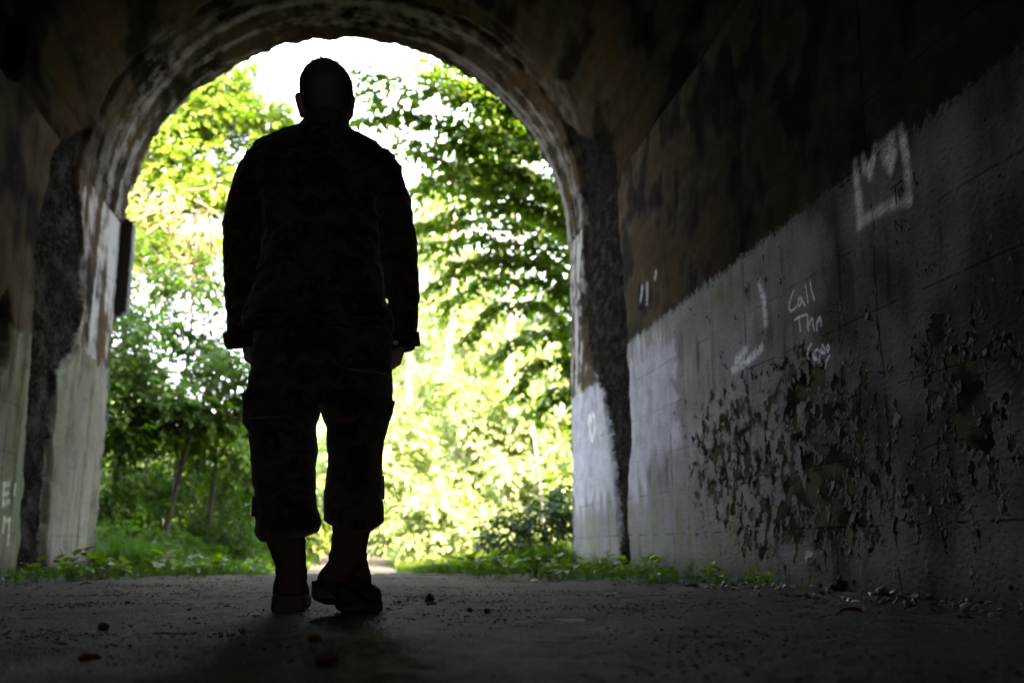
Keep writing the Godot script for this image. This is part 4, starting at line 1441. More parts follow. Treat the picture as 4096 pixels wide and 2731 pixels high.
func grass(called: String, label: String) -> void:
	rng.seed = 777
	var g := Geo.new()
	var r := RandomNumberGenerator.new()
	r.seed = 3
	for k in 9:     # a tuft
		var a := r.randf_range(0, TAU)
		var lean := r.randf_range(0.15, 0.8)
		var h := r.randf_range(0.12, 0.26)
		var d := Vector3(cos(a), 0, sin(a))
		var sd := Vector3(-d.z, 0, d.x) * 0.004
		var b := d * r.randf_range(0.0, 0.05)
		var o := g.v.size()
		var p1 := b + Vector3.UP * h * 0.6 + d * lean * h * 0.3
		var p2 := b + Vector3.UP * h * (1.0 - lean * 0.3) + d * lean * h
		g.v.append_array([b - sd, b + sd, p1 - sd * 0.8, p1 + sd * 0.8, p2])
		for q in 5:
			g.n.append((Vector3.UP * 0.5 + d).normalized())
			g.c.append(Color.WHITE)
		g.quad(o, o + 1, o + 3, o + 2)
		g.tri(o + 2, o + 3, o + 4)
	for k in 5:     # some herb leaves
		var s := r.randf_range(0.03, 0.06)
		add_flat_leaf(g, Transform3D(Basis.from_euler(Vector3(0, r.randf_range(0, TAU), r.randf_range(-0.2, 0.7))) * Basis.from_scale(Vector3.ONE * s), Vector3(r.randf_range(-0.06, 0.06), r.randf_range(0.03, 0.12), r.randf_range(-0.06, 0.06))), Color(0.9, 1.0, 0.9))
	var where := []
	var cols := []
	for k in 26000:
		var zz := -9.9 - pow(rng.randf(), 1.7) * 45.0
		var side := 1.0 if rng.randf() < 0.5 else -1.0
		var off := pow(rng.randf(), 1.4) * (2.2 + (-zz - 9.0) * 0.16)
		var x := path_x(zz) + side * (path_half(zz) - 0.06 + off)
		if zz > -10.4 and (x > XR - 0.05 or x < XL + 0.05): continue
		var s := rng.randf_range(0.5, 1.25) * lerpf(0.6, 1.2, smoothstep(0.0, 0.8, off))
		if zz < -20.0: s *= 1.3
		where.append(Transform3D(Basis(Vector3.UP, rng.randf_range(0, TAU)) * Basis.from_scale(Vector3(s, s * rng.randf_range(0.7, 1.3), s)), Vector3(x, ground_y(x, zz) - 0.01, zz)))
		cols.append(Color(0.045, 0.08, 0.006).lerp(Color(0.2, 0.22, 0.03), clampf(rng.randf() * 0.4 + (-zz - 17.0) * 0.06, 0.0, 1.0)))
	for k in 9000:     # thin grass creeping into the mouth
		var right := rng.randf() < 0.6
		var zz := lerpf(-4.3, -10.4, pow(rng.randf(), 0.6)) if right else lerpf(-5.0, -10.4, pow(rng.randf(), 0.6))
		var x := rng.randf_range(grass_edge(true, zz), 2.1) if right else rng.randf_range(-2.38, grass_edge(false, zz))
		var s := rng.randf_range(0.16, 0.4) * lerpf(0.6, 1.3, smoothstep(-5.0, -10.0, zz))
		if rng.randf() > lerpf(0.5, 1.0, smoothstep(-4.5, -9.0, zz)) * (0.75 + n_gr.get_noise_2d(x * 2.0, zz * 2.0)): continue
		where.append(Transform3D(Basis(Vector3.UP, rng.randf_range(0, TAU)) * Basis.from_scale(Vector3(s, s, s)), Vector3(x, ground_y(x, zz), zz)))
		cols.append(Color(0.06, 0.105, 0.008) * rng.randf_range(0.8, 1.4))
	var mm := MultiMesh.new()
	mm.transform_format = MultiMesh.TRANSFORM_3D
	mm.use_colors = true
	mm.mesh = g.commit()
	mm.instance_count = where.size()
	for k in where.size():
		mm.set_instance_transform(k, where[k])
		cols[k].a = 1.0
		mm.set_instance_color(k, cols[k])
	var o := MultiMeshInstance3D.new()
	o.name = called
	o.multimesh = mm
	o.material_override = leafmat(Color(0.72, 1.0, 0.08), 0.6)
	add_child(o)
	tag(o, label, "grass", "", "stuff")

# ---------------------------------------------------------------- small things on the ground
func on_road(x: float, z: float) -> Vector3:
	return Vector3(x, ground_y(x, z), z)

func build_litter() -> void:
	rng.seed = 2024
	# grit: thousands of crumbs
	var kinds := [lump(1, 1, 0.7, 0.9, 0.5, 1), lump(2, 0.9, 0.6, 1.1, 0.6, 1)]
	var bits := mat(Color(0.022, 0.018, 0.014), 0.9)
	var where := []
	var pn := nz(88, 1.1, 3)
	while where.size() < 30000:
		var z := -1.2 - pow(rng.randf(), 1.25) * 6.5
		var x := rng.randf_range(-2.3, 2.05)
		if rng.randf() > 0.35 + 1.1 * pn.get_noise_2d(x, z): continue
		var s := 0.001 + 0.003 * pow(rng.randf(), 4.0)
		if rng.randf() < 0.012: s *= 2.0
		where.append(Transform3D(Basis.from_euler(Vector3(0, rng.randf_range(0, TAU), 0)) * Basis.from_scale(Vector3(s * rng.randf_range(0.9, 1.8), s, s * rng.randf_range(0.9, 1.6))), on_road(x, z) + Vector3(0, s * 0.35, 0)))
	var mm := MultiMesh.new()
	mm.transform_format = MultiMesh.TRANSFORM_3D
	mm.mesh = kinds[0]
	mm.instance_count = where.size()
	for k in where.size(): mm.set_instance_transform(k, where[k])
	var o := MultiMeshInstance3D.new()
	o.name = "grit"
	o.multimesh = mm
	o.material_override = bits
	add_child(o)
	tag(o, "dark grit and crumbs of earth scattered over the dirt road", "grit", "", "stuff")
	var clod := mat(Color(0.015, 0.012, 0.01), 0.85)
	var stone := mat(Color(0.05, 0.04, 0.032), 0.8)
	var brick := mat(Color(0.055, 0.014, 0.009), 0.95, 0.1)
	var list := [
		["earth_clod", "dark upright clod of earth right of the man's right boot", "clod", 0.25, -3.5, 0.015, 0.017, 0.014, clod, 0.6],
		["earth_clod", "flat dark crumb of earth just in front of the upright clod", "clod", 0.245, -3.36, 0.016, 0.006, 0.012, clod, 0.6],
		["earth_clod", "dark clod left of the pair, right of the boot and before the upright clod", "clod", 0.33, -2.98, 0.008, 0.006, 0.008, clod, 0.5],
		["earth_clod", "dark clod right of the pair, right of the boot and before the upright clod", "clod", 0.375, -2.93, 0.009, 0.007, 0.008, clod, 0.5],
		["stone", "round dark stone alone on the road at left", "stone", -0.585, -2.55, 0.0125, 0.0105, 0.011, clod, 0.2],
		["brick_fragment", "reddish brick fragment in the foreground below the man's boots", "brick", -0.045, -1.78, 0.019, 0.007, 0.014, brick, 0.35],
		["brick_fragment", "reddish brick fragment in the left foreground corner", "brick", -0.45, -1.88, 0.018, 0.008, 0.013, brick, 0.35],
		["brick_fragment", "small blurred brick crumb in front of the man's left boot", "brick", -0.08, -2.12, 0.013, 0.006, 0.01, brick, 0.4],
		["stone", "smooth rounded pale stone lying against the right wall", "stone", 1.97, -3.62, 0.026, 0.02, 0.024, stone, 0.15],
		["earth_clod", "dark rough lump against the right wall beside the star-leaved weed", "clod", 1.99, -4.02, 0.032, 0.035, 0.03, clod, 0.7],
		["stone", "pale flat stone at the edge of the litter by the right wall", "stone", 1.55, -4.6, 0.03, 0.016, 0.025, stone, 0.3]]
	for k in list.size():
		var q: Array = list[k]
		var s := part(q[0], lump(40 + k, q[5], q[6], q[7], q[9], 3), q[8], self, Transform3D(Basis(), on_road(q[3], q[4]) + Vector3(0, q[6] * 0.7, 0)))
		tag(s, q[1], q[2])
	# a pale wood chip
	var g := Geo.new()
	for q in [[-0.04, -0.006], [-0.01, -0.011], [0.045, -0.004], [0.04, 0.005], [0.0, 0.009], [-0.035, 0.004]]:
		for h in [0.0, 0.005]:
			g.v.append(Vector3(q[0], h + 0.004 * absf(q[0]) * 10.0, q[1]))
			g.n.append(Vector3(q[0], 0.1 if h > 0.0 else -0.1, q[1] * 3.0).normalized())
	for k in 6: g.quad(k * 2, k * 2 + 1, ((k + 1) % 6) * 2 + 1, ((k + 1) % 6) * 2)
	for k in range(1, 5):
		g.tri(1, k * 2 + 1, k * 2 + 3)
	g.smooth_normals()
	var chip := part("wood_chip", g.commit(), mat(Color(0.3, 0.28, 0.25), 0.6), self, Transform3D(Basis(Vector3.UP, 0.1), on_road(0.55, -2.62) + Vector3(0, 0.003, 0)))
	tag(chip, "pale wood chip lying flat on the dark road right of centre", "wood chip")
	# fallen leaves
	var fallen := [[1.42, -2.72, 0.085, Color(0.10, 0.028, 0.012), "large red-brown fallen leaf on the road at lower right"], [1.0, -3.95, 0.05, Color(0.12, 0.05, 0.02), "small brown fallen leaf standing on the road before the right weeds"], [1.75, -3.05, 0.06, Color(0.2, 0.1, 0.02), "curled ochre fallen leaf at the right edge of the road"], [1.62, -3.2, 0.05, Color(0.3, 0.27, 0.22), "pale dry fallen leaf left of the curled ochre leaf"], [1.35, -4.35, 0.03, Color(0.4, 0.26, 0.02), "small yellow fallen leaf at the foot of the right wall"], [0.95, -5.6, 0.06, Color(0.4, 0.25, 0.03), "yellow fallen leaf at the edge of the right grass"], [-1.25, -5.2, 0.07, Color(0.25, 0.13, 0.04), "tan fallen leaf at the edge of the left weeds"], [-1.42, -4.7, 0.06, Color(0.16, 0.09, 0.05), "brown fallen leaf nearest the camera by the left verge"]]
	for k in fallen.size():
		var q: Array = fallen[k]
		g = Geo.new()
		add_leaf(g, Transform3D(Basis.from_euler(Vector3(0.25, rng.randf_range(-0.5, 0.5) + (0.0 if k % 2 else PI), 0.12)) * Basis.from_scale(Vector3(q[2], q[2] * 1.6, q[2])), Vector3.ZERO), q[3], 0.6)
		var lf := leafmat(Color(0.05, 0.03, 0.01), 0.6)
		var o2 := part("fallen_leaf", g.commit(), lf, self, Transform3D(Basis(), on_road(q[0], q[1]) + Vector3(0, 0.006, 0)))
		tag(o2, q[4], "leaf")
	# rubble along the foot of the walls
	var mm2 := MultiMesh.new()
	mm2.transform_format = MultiMesh.TRANSFORM_3D
	mm2.mesh = kinds[1]
	mm2.instance_count = 1500
	for k in 1500:
		var right := k % 3 != 0
		var z := rng.randf_range(-9.8, -2.4)
		var x := (XR - 0.04 - pow(rng.randf(), 2.0) * 0.5) if right else (XL + 0.04 + pow(rng.randf(), 2.0) * 0.5)
		var s := 0.004 + 0.014 * pow(rng.randf(), 3.0)
		mm2.set_instance_transform(k, Transform3D(Basis.from_euler(Vector3(rng.randf(), rng.randf_range(0, TAU), rng.randf())) * Basis.from_scale(Vector3(s * 1.4, s * 0.7, s)), on_road(x, z) + Vector3(0, s * 0.3, 0)))
	o = MultiMeshInstance3D.new()
	o.name = "rubble"
	o.multimesh = mm2
	o.material_override = mat(Color(0.04, 0.034, 0.031), 0.6)
	add_child(o)
	tag(o, "small rubble and flaked concrete lying along the foot of both walls", "rubble", "", "stuff")

# ---------------------------------------------------------------- the man
# each row table: lowest height, highest height, left and right outline in millimetres from the lowest to the highest row
func tables() -> void:
	T = {
		"torso": [0.8505, 1.5667, [-255, -254, -247, -239, -227, -222, -216, -210, -204, -203, -202, -202, -209, -216, -224, -233, -248, -262, -273, -271, -254, -226, -178, -111, -88], [222, 217, 213, 202, 197, 191, 185, 179, 175, 172, 170, 168, 167, 166, 169, 173, 183, 195, 207, 214, 204, 173, 120, 58, 45]],
		"sleeve_l": [0.8085, 1.4170, [-310, -310, -308, -308, -311, -315, -318, -322, -324, -327, -329, -330, -329, -328, -327, -324, -320, -315, -308, -299, -285, -248], [-214, -213, -213, -213, -189, -189, -190, -189, -189, -189, -188, -188, -187, -186, -186, -184, -207, -201, -189, -189, -205, -240]],
		"sleeve_r": [0.8145, 1.4394, [214, 214, 215, 214, 214, 202, 194, 187, 182, 177, 170, 167, 165, 160, 156, 152, 149, 145, 139, 138, 148, 178], [296, 296, 296, 301, 303, 303, 302, 301, 299, 297, 294, 291, 287, 281, 276, 272, 267, 259, 250, 239, 227, 184]],
		"head": [1.5075, 1.7729, [-81, -81, -84, -87, -90, -93, -98, -102, -106, -108, -109, -105, -95, -79, -38], [55, 53, 52, 57, 59, 63, 64, 64, 65, 64, 61, 55, 43, 23, -17]],
		"hips": [0.5656, 0.8873, [-232, -233, -228, -224, -220, -219, -220, -218, -216, -214, -211, -209], [212, 219, 223, 221, 219, 218, 218, 217, 214, 214, 214, 209]],
		"leg_l": [0.2020, 0.7102, [-165, -184, -182, -184, -187, -191, -198, -201, -205, -208, -209, -216, -232, -236, -232, -226, -221, -219], [-70, 7, 16, 8, 0, -4, -6, -8, -7, -4, -5, -9, -11, -1, -1, -1, -3, -7]],
		"leg_r": [0.2289, 0.7097, [89, 28, 25, 25, 24, 28, 28, 31, 31, 26, 24, 23, 11, 1, -1, -3, -2, 0], [164, 201, 203, 199, 196, 195, 195, 194, 192, 188, 203, 206, 216, 222, 223, 219, 218, 217]],
		"shaft_l": [0.0497, 0.2356, [-118, -112, -111, -115, -127, -139, -148, -150], [-27, -25, -22, -24, -26, -29, -32, -33]],
		"shaft_r": [0.0956, 0.2628, [28, 38, 47, 52, 53, 55, 54], [97, 122, 149, 153, 157, 164, 164]],
	}

func prep_jacket(y: float) -> void:
	cur = {"t": lim("torso", y), "l": lim("sleeve_l", y), "r": lim("sleeve_r", y)}
	cur.trz = curve([0.85, 0.135, 1.0, 0.125, 1.15, 0.122, 1.30, 0.13, 1.40, 0.122, 1.46, 0.104, 1.51, 0.082, 1.56, 0.07], y)
	cur.tcz = curve([0.85, 0.0, 1.2, 0.0, 1.4, 0.01, 1.5, 0.0, 1.58, -0.01], y)
	cur.lcz = curve([0.8, -0.085, 1.0, -0.055, 1.2, -0.01, 1.4, 0.0], y)
	cur.rcz = curve([0.8, -0.06, 1.0, -0.035, 1.2, -0.005, 1.4, 0.0], y)
	cur.arz = curve([0.8, 0.046, 0.9, 0.05, 1.1, 0.058, 1.3, 0.075, 1.36, 0.072, 1.40, 0.062, 1.45, 0.03], y)

func f_jacket(p: Vector3) -> float:
	var t: Array = cur.t
	var l: Array = cur.l
	var r: Array = cur.r
	var a := absf((p.x - t[0]) / t[1])
	var b := absf((p.z - cur.tcz) / cur.trz)
	var d := (pow(pow(a, 2.4) + pow(b, 2.4), 0.4167) - 1.0) * minf(t[1], cur.trz)
	d = maxf(d, t[2])
	var dl := maxf(ell(p.x, p.z, l[0], cur.lcz, l[1], cur.arz), l[2])
	var dr := maxf(ell(p.x, p.z, r[0], cur.rcz, r[1], cur.arz), r[2])
	var k := clampf((p.y - 1.08) * 0.12, 0.003, 0.03)
	d = smin(smin(d, dl, k), dr, k)
	if absf(d) < 0.03:
		d += 0.008 * wr.get_noise_3d(p.x * 9.0, p.y * 22.0 + p.x * 14.0 * (1.0 if p.x > 0.0 else -1.0), p.z * 9.0)
		d += 0.004 * wr.get_noise_3d(p.x * 40.0, p.y * 60.0 + 17.0, p.z * 30.0)
	return d

func prep_trousers(y: float) -> void:
	cur = {"h": lim("hips", y), "l": lim("leg_l", y), "r": lim("leg_r", y)}
	var q := clampf((0.85 - y) / 0.7, 0.0, 1.0)
	cur.lcz = -0.03 * q
	cur.rcz = 0.2 * pow(q, 1.3)
	cur.lrz = curve([0.2, 0.055, 0.24, 0.085, 0.3, 0.098, 0.42, 0.088, 0.6, 0.105, 0.8, 0.12], y)
	cur.hrz = curve([0.56, 0.1, 0.7, 0.118, 0.8, 0.122, 0.9, 0.11], y)
	cur.hcz = curve([0.56, 0.035, 0.7, 0.015, 0.85, 0.0], y)

func f_trousers(p: Vector3) -> float:
	var h: Array = cur.h
	var l: Array = cur.l
	var r: Array = cur.r
	var dh := maxf(ell(p.x, p.z, h[0], cur.hcz, h[1], cur.hrz), h[2])
	if h[2] < 0.14 and p.y < 0.62:      # no cloth between the legs below the crotch
		dh = maxf(dh, (0.6205 - p.y) * 0.8 - absf(p.x + 0.004) * 0.55)
	var dl := maxf(ell(p.x, p.z, l[0], cur.lcz, l[1], cur.lrz), l[2])
	var dr := maxf(ell(p.x, p.z, r[0], cur.rcz, r[1], cur.lrz), r[2])
	var d := smin(minf(dl, dr), dh, 0.012)
	if absf(d) < 0.03:
		d += 0.0045 * wr.get_noise_3d(p.x * 10.0 + 31.0, p.y * 24.0 + p.x * 12.0, p.z * 9.0)
		d += 0.0025 * wr.get_noise_3d(p.x * 40.0, p.y * 55.0, p.z * 30.0)
	return d

func prep_head(y: float) -> void:
	cur = {"h": lim("head", y)}
	y += 0.02
	cur.rz = curve([1.5, 0.062, 1.56, 0.066, 1.6, 0.085, 1.64, 0.096, 1.70, 0.101, 1.74, 0.092, 1.77, 0.07, 1.785, 0.046, 1.796, 0.015], y)
	cur.cz = curve([1.5, 0.012, 1.56, -0.006, 1.6, -0.02, 1.66, -0.012, 1.72, -0.006, 1.796, 0.0], y)

func f_skull(p: Vector3) -> float:
	var h: Array = cur.h
	return maxf(ell(p.x, p.z, h[0], cur.cz, maxf(h[1], 0.012), cur.rz), h[2])

func f_head(p: Vector3) -> float:
	var d := f_skull(p)
	p.y += 0.02
	var s := p * Vector3(1, 1, 0.55)
	d = smin(d, capsule(s, Vector3(-0.109, 1.658, 0.004), Vector3(-0.097, 1.604, -0.006), 0.0145, 0.009), 0.004)    # ears
	d = smin(d, capsule(s, Vector3(0.0625, 1.662, 0.004), Vector3(0.06, 1.612, -0.006), 0.0135, 0.009), 0.004)
	d = smin(d, capsule(p, Vector3(-0.022, 1.675, -0.105), Vector3(-0.022, 1.64, -0.128), 0.009, 0.014), 0.014)      # nose
	d = smin(d, capsule(p, Vector3(-0.052, 1.698, -0.093), Vector3(0.008, 1.698, -0.093), 0.012, 0.012), 0.012)      # brow
	d = smin(d, capsule(p, Vector3(-0.05, 1.578, -0.075), Vector3(0.006, 1.578, -0.075), 0.024, 0.024), 0.03)        # chin
	d = smin(d, capsule(p, Vector3(-0.042, 1.612, -0.104), Vector3(-0.002, 1.612, -0.104), 0.007, 0.007), 0.006)     # lips
	for ex in [-0.052, 0.008]:
		d = maxf(d, 0.012 - (p - Vector3(ex, 1.682, -0.113)).length())
		d = minf(d, (p - Vector3(ex, 1.682, -0.098)).length() - 0.0115)
	return d

func f_hair(p: Vector3) -> float:
	var d := f_skull(p) - 0.0035 - 0.002 * wr.get_noise_3d(p.x * 160.0, p.y * 160.0, p.z * 160.0)
	var line := curve([-0.11, 1.745, -0.07, 1.735, -0.04, 1.675, 0.0, 1.655, 0.03, 1.612, 0.1, 1.602], p.z)
	return maxf(d, line - p.y - 0.028)

var hand_bones := []
func f_hand(p: Vector3) -> float:
	var d := 9.0
	for b in hand_bones:
		d = smin(d, capsule(p, b[0], b[1], b[2], b[3]), 0.008 if b[4] else 0.003)
	return d

# a relaxed hand hanging from the wrist; s is the side, fingers curl forwards and inwards
func set_hand(w: Vector3, s: float) -> void:
	hand_bones = []
	var down := Vector3(-s * 0.25, -0.95, -0.16).normalized()
	var fwd := Vector3(-s * 0.28, -0.1, -0.95).normalized()
	fwd = (fwd - down * fwd.dot(down)).normalized()
	var inn := down.cross(fwd) * s
	if inn.x * s > 0.0: inn = -inn
	hand_bones.append([w + Vector3(0, 0.05, 0.01), w, 0.03, 0.027, true])
	for k in 4:
		var u := (k - 1.5) * 0.0195
		var root := w + fwd * (-u * 0.6) * 0.6
		var kn := w + down * (0.082 - absf(k - 1.4) * 0.004) + fwd * (-u)
		hand_bones.append([root, kn, 0.016, 0.0105, true])
		var ln: float = [0.042, 0.046, 0.043, 0.034][k]
		var d1 := (down * 0.75 + inn * 0.62).normalized()
		var d2 := (down * 0.1 + inn * 0.95).normalized()
		var d3 := (inn * 0.75 - down * 0.6).normalized()
		var q1 := kn + d1 * ln
		var q2 := q1 + d2 * ln * 0.62
		var q3 := q2 + d3 * ln * 0.5
		hand_bones.append([kn, q1, 0.0098, 0.0088, false])
		hand_bones.append([q1, q2, 0.0088, 0.0082, false])
		hand_bones.append([q2, q3, 0.0082, 0.0072, false])
	var tb := w + down * 0.025 + fwd * 0.026
	var t1 := tb + (down * 0.8 + fwd * 0.5 + inn * 0.2).normalized() * 0.045
	var t2 := t1 + (down * 0.9 + fwd * 0.1 + inn * 0.3).normalized() * 0.032
	hand_bones.append([w + down * 0.015 + fwd * 0.01, tb, 0.017, 0.0145, true])
	hand_bones.append([tb, t1, 0.0135, 0.0115, false])
	hand_bones.append([t1, t2, 0.011, 0.0085, false])

func f_core(p: Vector3) -> float:
	var d := capsule(p, Vector3(-0.015, 1.56, 0.0), Vector3(-0.015, 1.4, 0.0), 0.058, 0.075)
	d = smin(d, capsule(p, Vector3(-0.15, 1.4, 0.005), Vector3(0.1, 1.4, 0.005), 0.055, 0.055), 0.05)
	d = smin(d, capsule(p, Vector3(-0.02, 1.35, 0.0), Vector3(-0.005, 1.0, 0.0), 0.095, 0.09), 0.08)
	d = smin(d, capsule(p, Vector3(-0.06, 0.88, 0.0), Vector3(0.06, 0.88, 0.0), 0.085, 0.085), 0.08)
	d = smin(d, capsule(p, Vector3(-0.2, 1.38, 0.0), Vector3(-0.265, 1.1, -0.03), 0.042, 0.036), 0.04)
	d = smin(d, capsule(p, Vector3(-0.265, 1.1, -0.03), Vector3(-0.255, 0.85, -0.085), 0.034, 0.027), 0.02)
	d = smin(d, capsule(p, Vector3(0.16, 1.38, 0.0), Vector3(0.225, 1.1, -0.02), 0.042, 0.036), 0.04)
	d = smin(d, capsule(p, Vector3(0.225, 1.1, -0.02), Vector3(0.25, 0.85, -0.06), 0.034, 0.027), 0.02)
	d = smin(d, capsule(p, Vector3(-0.1, 0.85, 0.0), Vector3(-0.105, 0.48, -0.02), 0.075, 0.05), 0.03)
	d = smin(d, capsule(p, Vector3(-0.105, 0.48, -0.02), Vector3(-0.085, 0.1, -0.025), 0.05, 0.03), 0.02)
	d = smin(d, capsule(p, Vector3(0.1, 0.85, 0.0), Vector3(0.11, 0.48, 0.09), 0.075, 0.05), 0.03)
	d = smin(d, capsule(p, Vector3(0.11, 0.48, 0.09), Vector3(0.1, 0.15, 0.2), 0.05, 0.03), 0.02)
	return d

func prep_boot_l(y: float) -> void:
	cur = {"s": lim("shaft_l", y), "rz": curve([0.03, 0.05, 0.1, 0.052, 0.16, 0.05, 0.26, 0.056], y), "cz": curve([0.03, -0.01, 0.1, -0.015, 0.2, -0.025], y)}

func f_boot_l(p: Vector3) -> float:
	var s: Array = cur.s
	var d := maxf(ell(p.x, p.z, s[0], cur.cz, s[1], cur.rz), s[2])
	var q := p * Vector3(1, 1.1, 1)
	d = smin(d, capsule(q, Vector3(-0.07, 0.08, -0.02), Vector3(-0.066, 0.062, -0.13), 0.04, 0.042), 0.03)
	d = smin(d, capsule(q, Vector3(-0.066, 0.062, -0.13), Vector3(-0.06, 0.042, -0.225), 0.043, 0.04), 0.02)
	d = smin(d, capsule(p, Vector3(-0.073, 0.2, -0.075), Vector3(-0.066, 0.1, -0.115), 0.018, 0.022), 0.03)
	d -= 0.0035 * exp(-pow((p.y - 0.118) / 0.007, 2.0)) + 0.003 * exp(-pow((p.y - 0.205) / 0.006, 2.0))
	d = maxf(d, 0.03 - p.y)
	if absf(d) < 0.02: d += 0.0022 * wr.get_noise_3d(p.x * 30.0, p.y * 60.0, p.z * 30.0)
	return d

const R_HEEL := Vector3(0.062, 0.075, 0.235)
const R_BALL := Vector3(0.125, 0.05, 0.1)
const R_TOE := Vector3(0.162, 0.046, 0.045)
func prep_boot_r(y: float) -> void:
	cur = {"s": lim("shaft_r", y), "rz": curve([0.05, 0.05, 0.16, 0.05, 0.26, 0.056], y), "cz": curve([0.09, 0.205, 0.2, 0.19, 0.26, 0.18], y)}

func f_boot_r(p: Vector3) -> float:
	var s: Array = cur.s
	var d := maxf(ell(p.x, p.z, s[0], cur.cz, s[1], cur.rz), s[2])
	d = smin(d, capsule(p, R_HEEL + Vector3(0, 0.022, 0), R_BALL + Vector3(-0.01, 0.012, 0.01), 0.042, 0.043), 0.03)
	d = smin(d, capsule(p * Vector3(1, 1.08, 1), R_BALL, R_TOE, 0.045, 0.041), 0.02)
	d = smin(d, capsule(p, Vector3(0.125, 0.2, 0.145), Vector3(0.15, 0.1, 0.09), 0.018, 0.02), 0.03)
	d -= 0.0035 * exp(-pow((p.y - 0.165) / 0.007, 2.0)) + 0.003 * exp(-pow((p.y - 0.24) / 0.006, 2.0))
	var along := (p - R_BALL).dot((R_HEEL - R_BALL).normalized())
	d = maxf(d, 0.03 + maxf(along, 0.0) * 0.27 - p.y)
	if absf(d) < 0.02: d += 0.0022 * wr.get_noise_3d(p.x * 30.0, p.y * 60.0, p.z * 30.0)
	return d

# a rubber sole: outline swept between two heights, with a raised heel and an arch, bent up behind the ball by lift
func sole(toe: Vector3, heel: Vector3, width: float, lift: float) -> ArrayMesh:
	var g := Geo.new()
	var dir := Vector3(toe.x - heel.x, 0, toe.z - heel.z)
	var length := dir.length()
	dir = dir.normalized()
	var side := Vector3(-dir.z, 0, dir.x)
	var rows := 26
	var prof := []
	for k in rows + 1:
		var t := float(k) / rows
		var w := width * 0.5 * maxf(0.8, sqrt(maxf(0.0, 1.0 - pow(maxf(0.0, (0.09 - t) / 0.09), 2.6))))
		w = minf(w, width * 0.52 * sqrt(maxf(0.0, 1.0 - pow(maxf(0.0, (t - 0.72) / 0.28), 2.2))))
		if t > 0.3 and t < 0.6: w *= 1.0 - 0.1 * sin((t - 0.3) / 0.3 * PI)
		prof.append(maxf(w, 0.004))
	for k in rows + 1:
		var t := float(k) / rows
		var up := maxf(0.0, 0.62 - t) * length * lift
		var bottom := 0.018 if t > 0.3 and t < 0.46 else 0.0
		if t > 0.92: bottom += (t - 0.92) * 0.12
		var top := 0.046 if t < 0.34 else lerpf(0.046, 0.034, clampf((t - 0.34) / 0.2, 0.0, 1.0))
		var c := heel + dir * length * t
		for q in [[-1.0, top], [-1.02, bottom + 0.008], [-0.93, bottom], [0.93, bottom], [1.02, bottom + 0.008], [1.0, top]]:
			g.v.append(Vector3(c.x, 0, c.z) + side * prof[k] * q[0] + Vector3.UP * (q[1] + up))
			g.n.append((side * q[0] + Vector3.UP * (-0.4 if q[1] < 0.03 else 0.3)).normalized())
	for k in rows:
		for s in 6:
			var s2 := (s + 1) % 6
			g.quad(k * 6 + s, k * 6 + s2, (k + 1) * 6 + s2, (k + 1) * 6 + s)
	for e in [0, rows]:
		var o: int = e * 6
		for s in range(1, 5):
			g.tri(o, o + s, o + s + 1)
	g.smooth_normals()
	return g.commit()

# a cloth slab with rounded edges
func slab(w: float, h: float, d: float) -> ArrayMesh:
	var g := Geo.new()
	var e := minf(d, minf(w, h)) * 0.35
	for z in [[-d, w - e, h - e], [-d * 0.6, w, h], [d * 0.6, w, h], [d, w - e, h - e]]:
		for q in [[-1, -1], [1, -1], [1, 1], [-1, 1]]:
			g.v.append(Vector3(q[0] * z[1] * 0.5, q[1] * z[2] * 0.5, z[0] * 0.5))
			g.n.append(Vector3(q[0], q[1], signf(z[0]) * 0.8).normalized())
	for k in 3:
		for s in 4:
			g.quad(k * 4 + s, k * 4 + (s + 1) % 4, k * 4 + 4 + (s + 1) % 4, k * 4 + 4 + s)
	g.quad(0, 1, 2, 3)
	g.quad(12, 13, 14, 15)
	return g.commit()

func camo() -> StandardMaterial3D:
	var a := nz(5, 0.02, 4).get_seamless_image(160, 512)
	a.resize(512, 512, Image.INTERPOLATE_CUBIC)
	var b := nz(9, 0.02, 4).get_seamless_image(140, 512)
	b.resize(512, 512, Image.INTERPOLATE_CUBIC)
	var w := nz(12, 0.012, 2).get_seamless_image(512, 512)
	var ad := a.get_data()
	var bd := b.get_data()
	var wd := w.get_data()
	var out := PackedByteArray()
	out.resize(512 * 512 * 3)
	var pal := [Color(0.021, 0.013, 0.010), Color(0.007, 0.006, 0.0055), Color(0.014, 0.0095, 0.008), Color(0.034, 0.017, 0.011)]
	var srgb := []
	for c in pal: srgb.append(c.linear_to_srgb())
	for y in 512:
		for x in 512:
			var sh := int((wd[y * 512 + x] - 128) * 0.35)
			var q := posmod(y + sh, 512) * 512 + x
			var k := 0
			if ad[q] < 112: k = 1
			elif ad[q] < 138: k = 2
			if bd[q] > 156: k = 3
			elif bd[q] < 88: k = 1
			var c: Color = srgb[k]
			var o := (y * 512 + x) * 3
			out[o] = int(c.r * 255)
			out[o + 1] = int(c.g * 255)
			out[o + 2] = int(c.b * 255)
	var m := StandardMaterial3D.new()
	m.albedo_texture = ImageTexture.create_from_image(Image.create_from_data(512, 512, false, Image.FORMAT_RGB8, out))
	m.uv1_triplanar = true
	m.uv1_scale = Vector3(1.9, 1.9, 1.9)
	m.roughness = 0.95
	m.metallic_specular = 0.2
	m.rim_enabled = true
	m.rim = 0.25
	return m

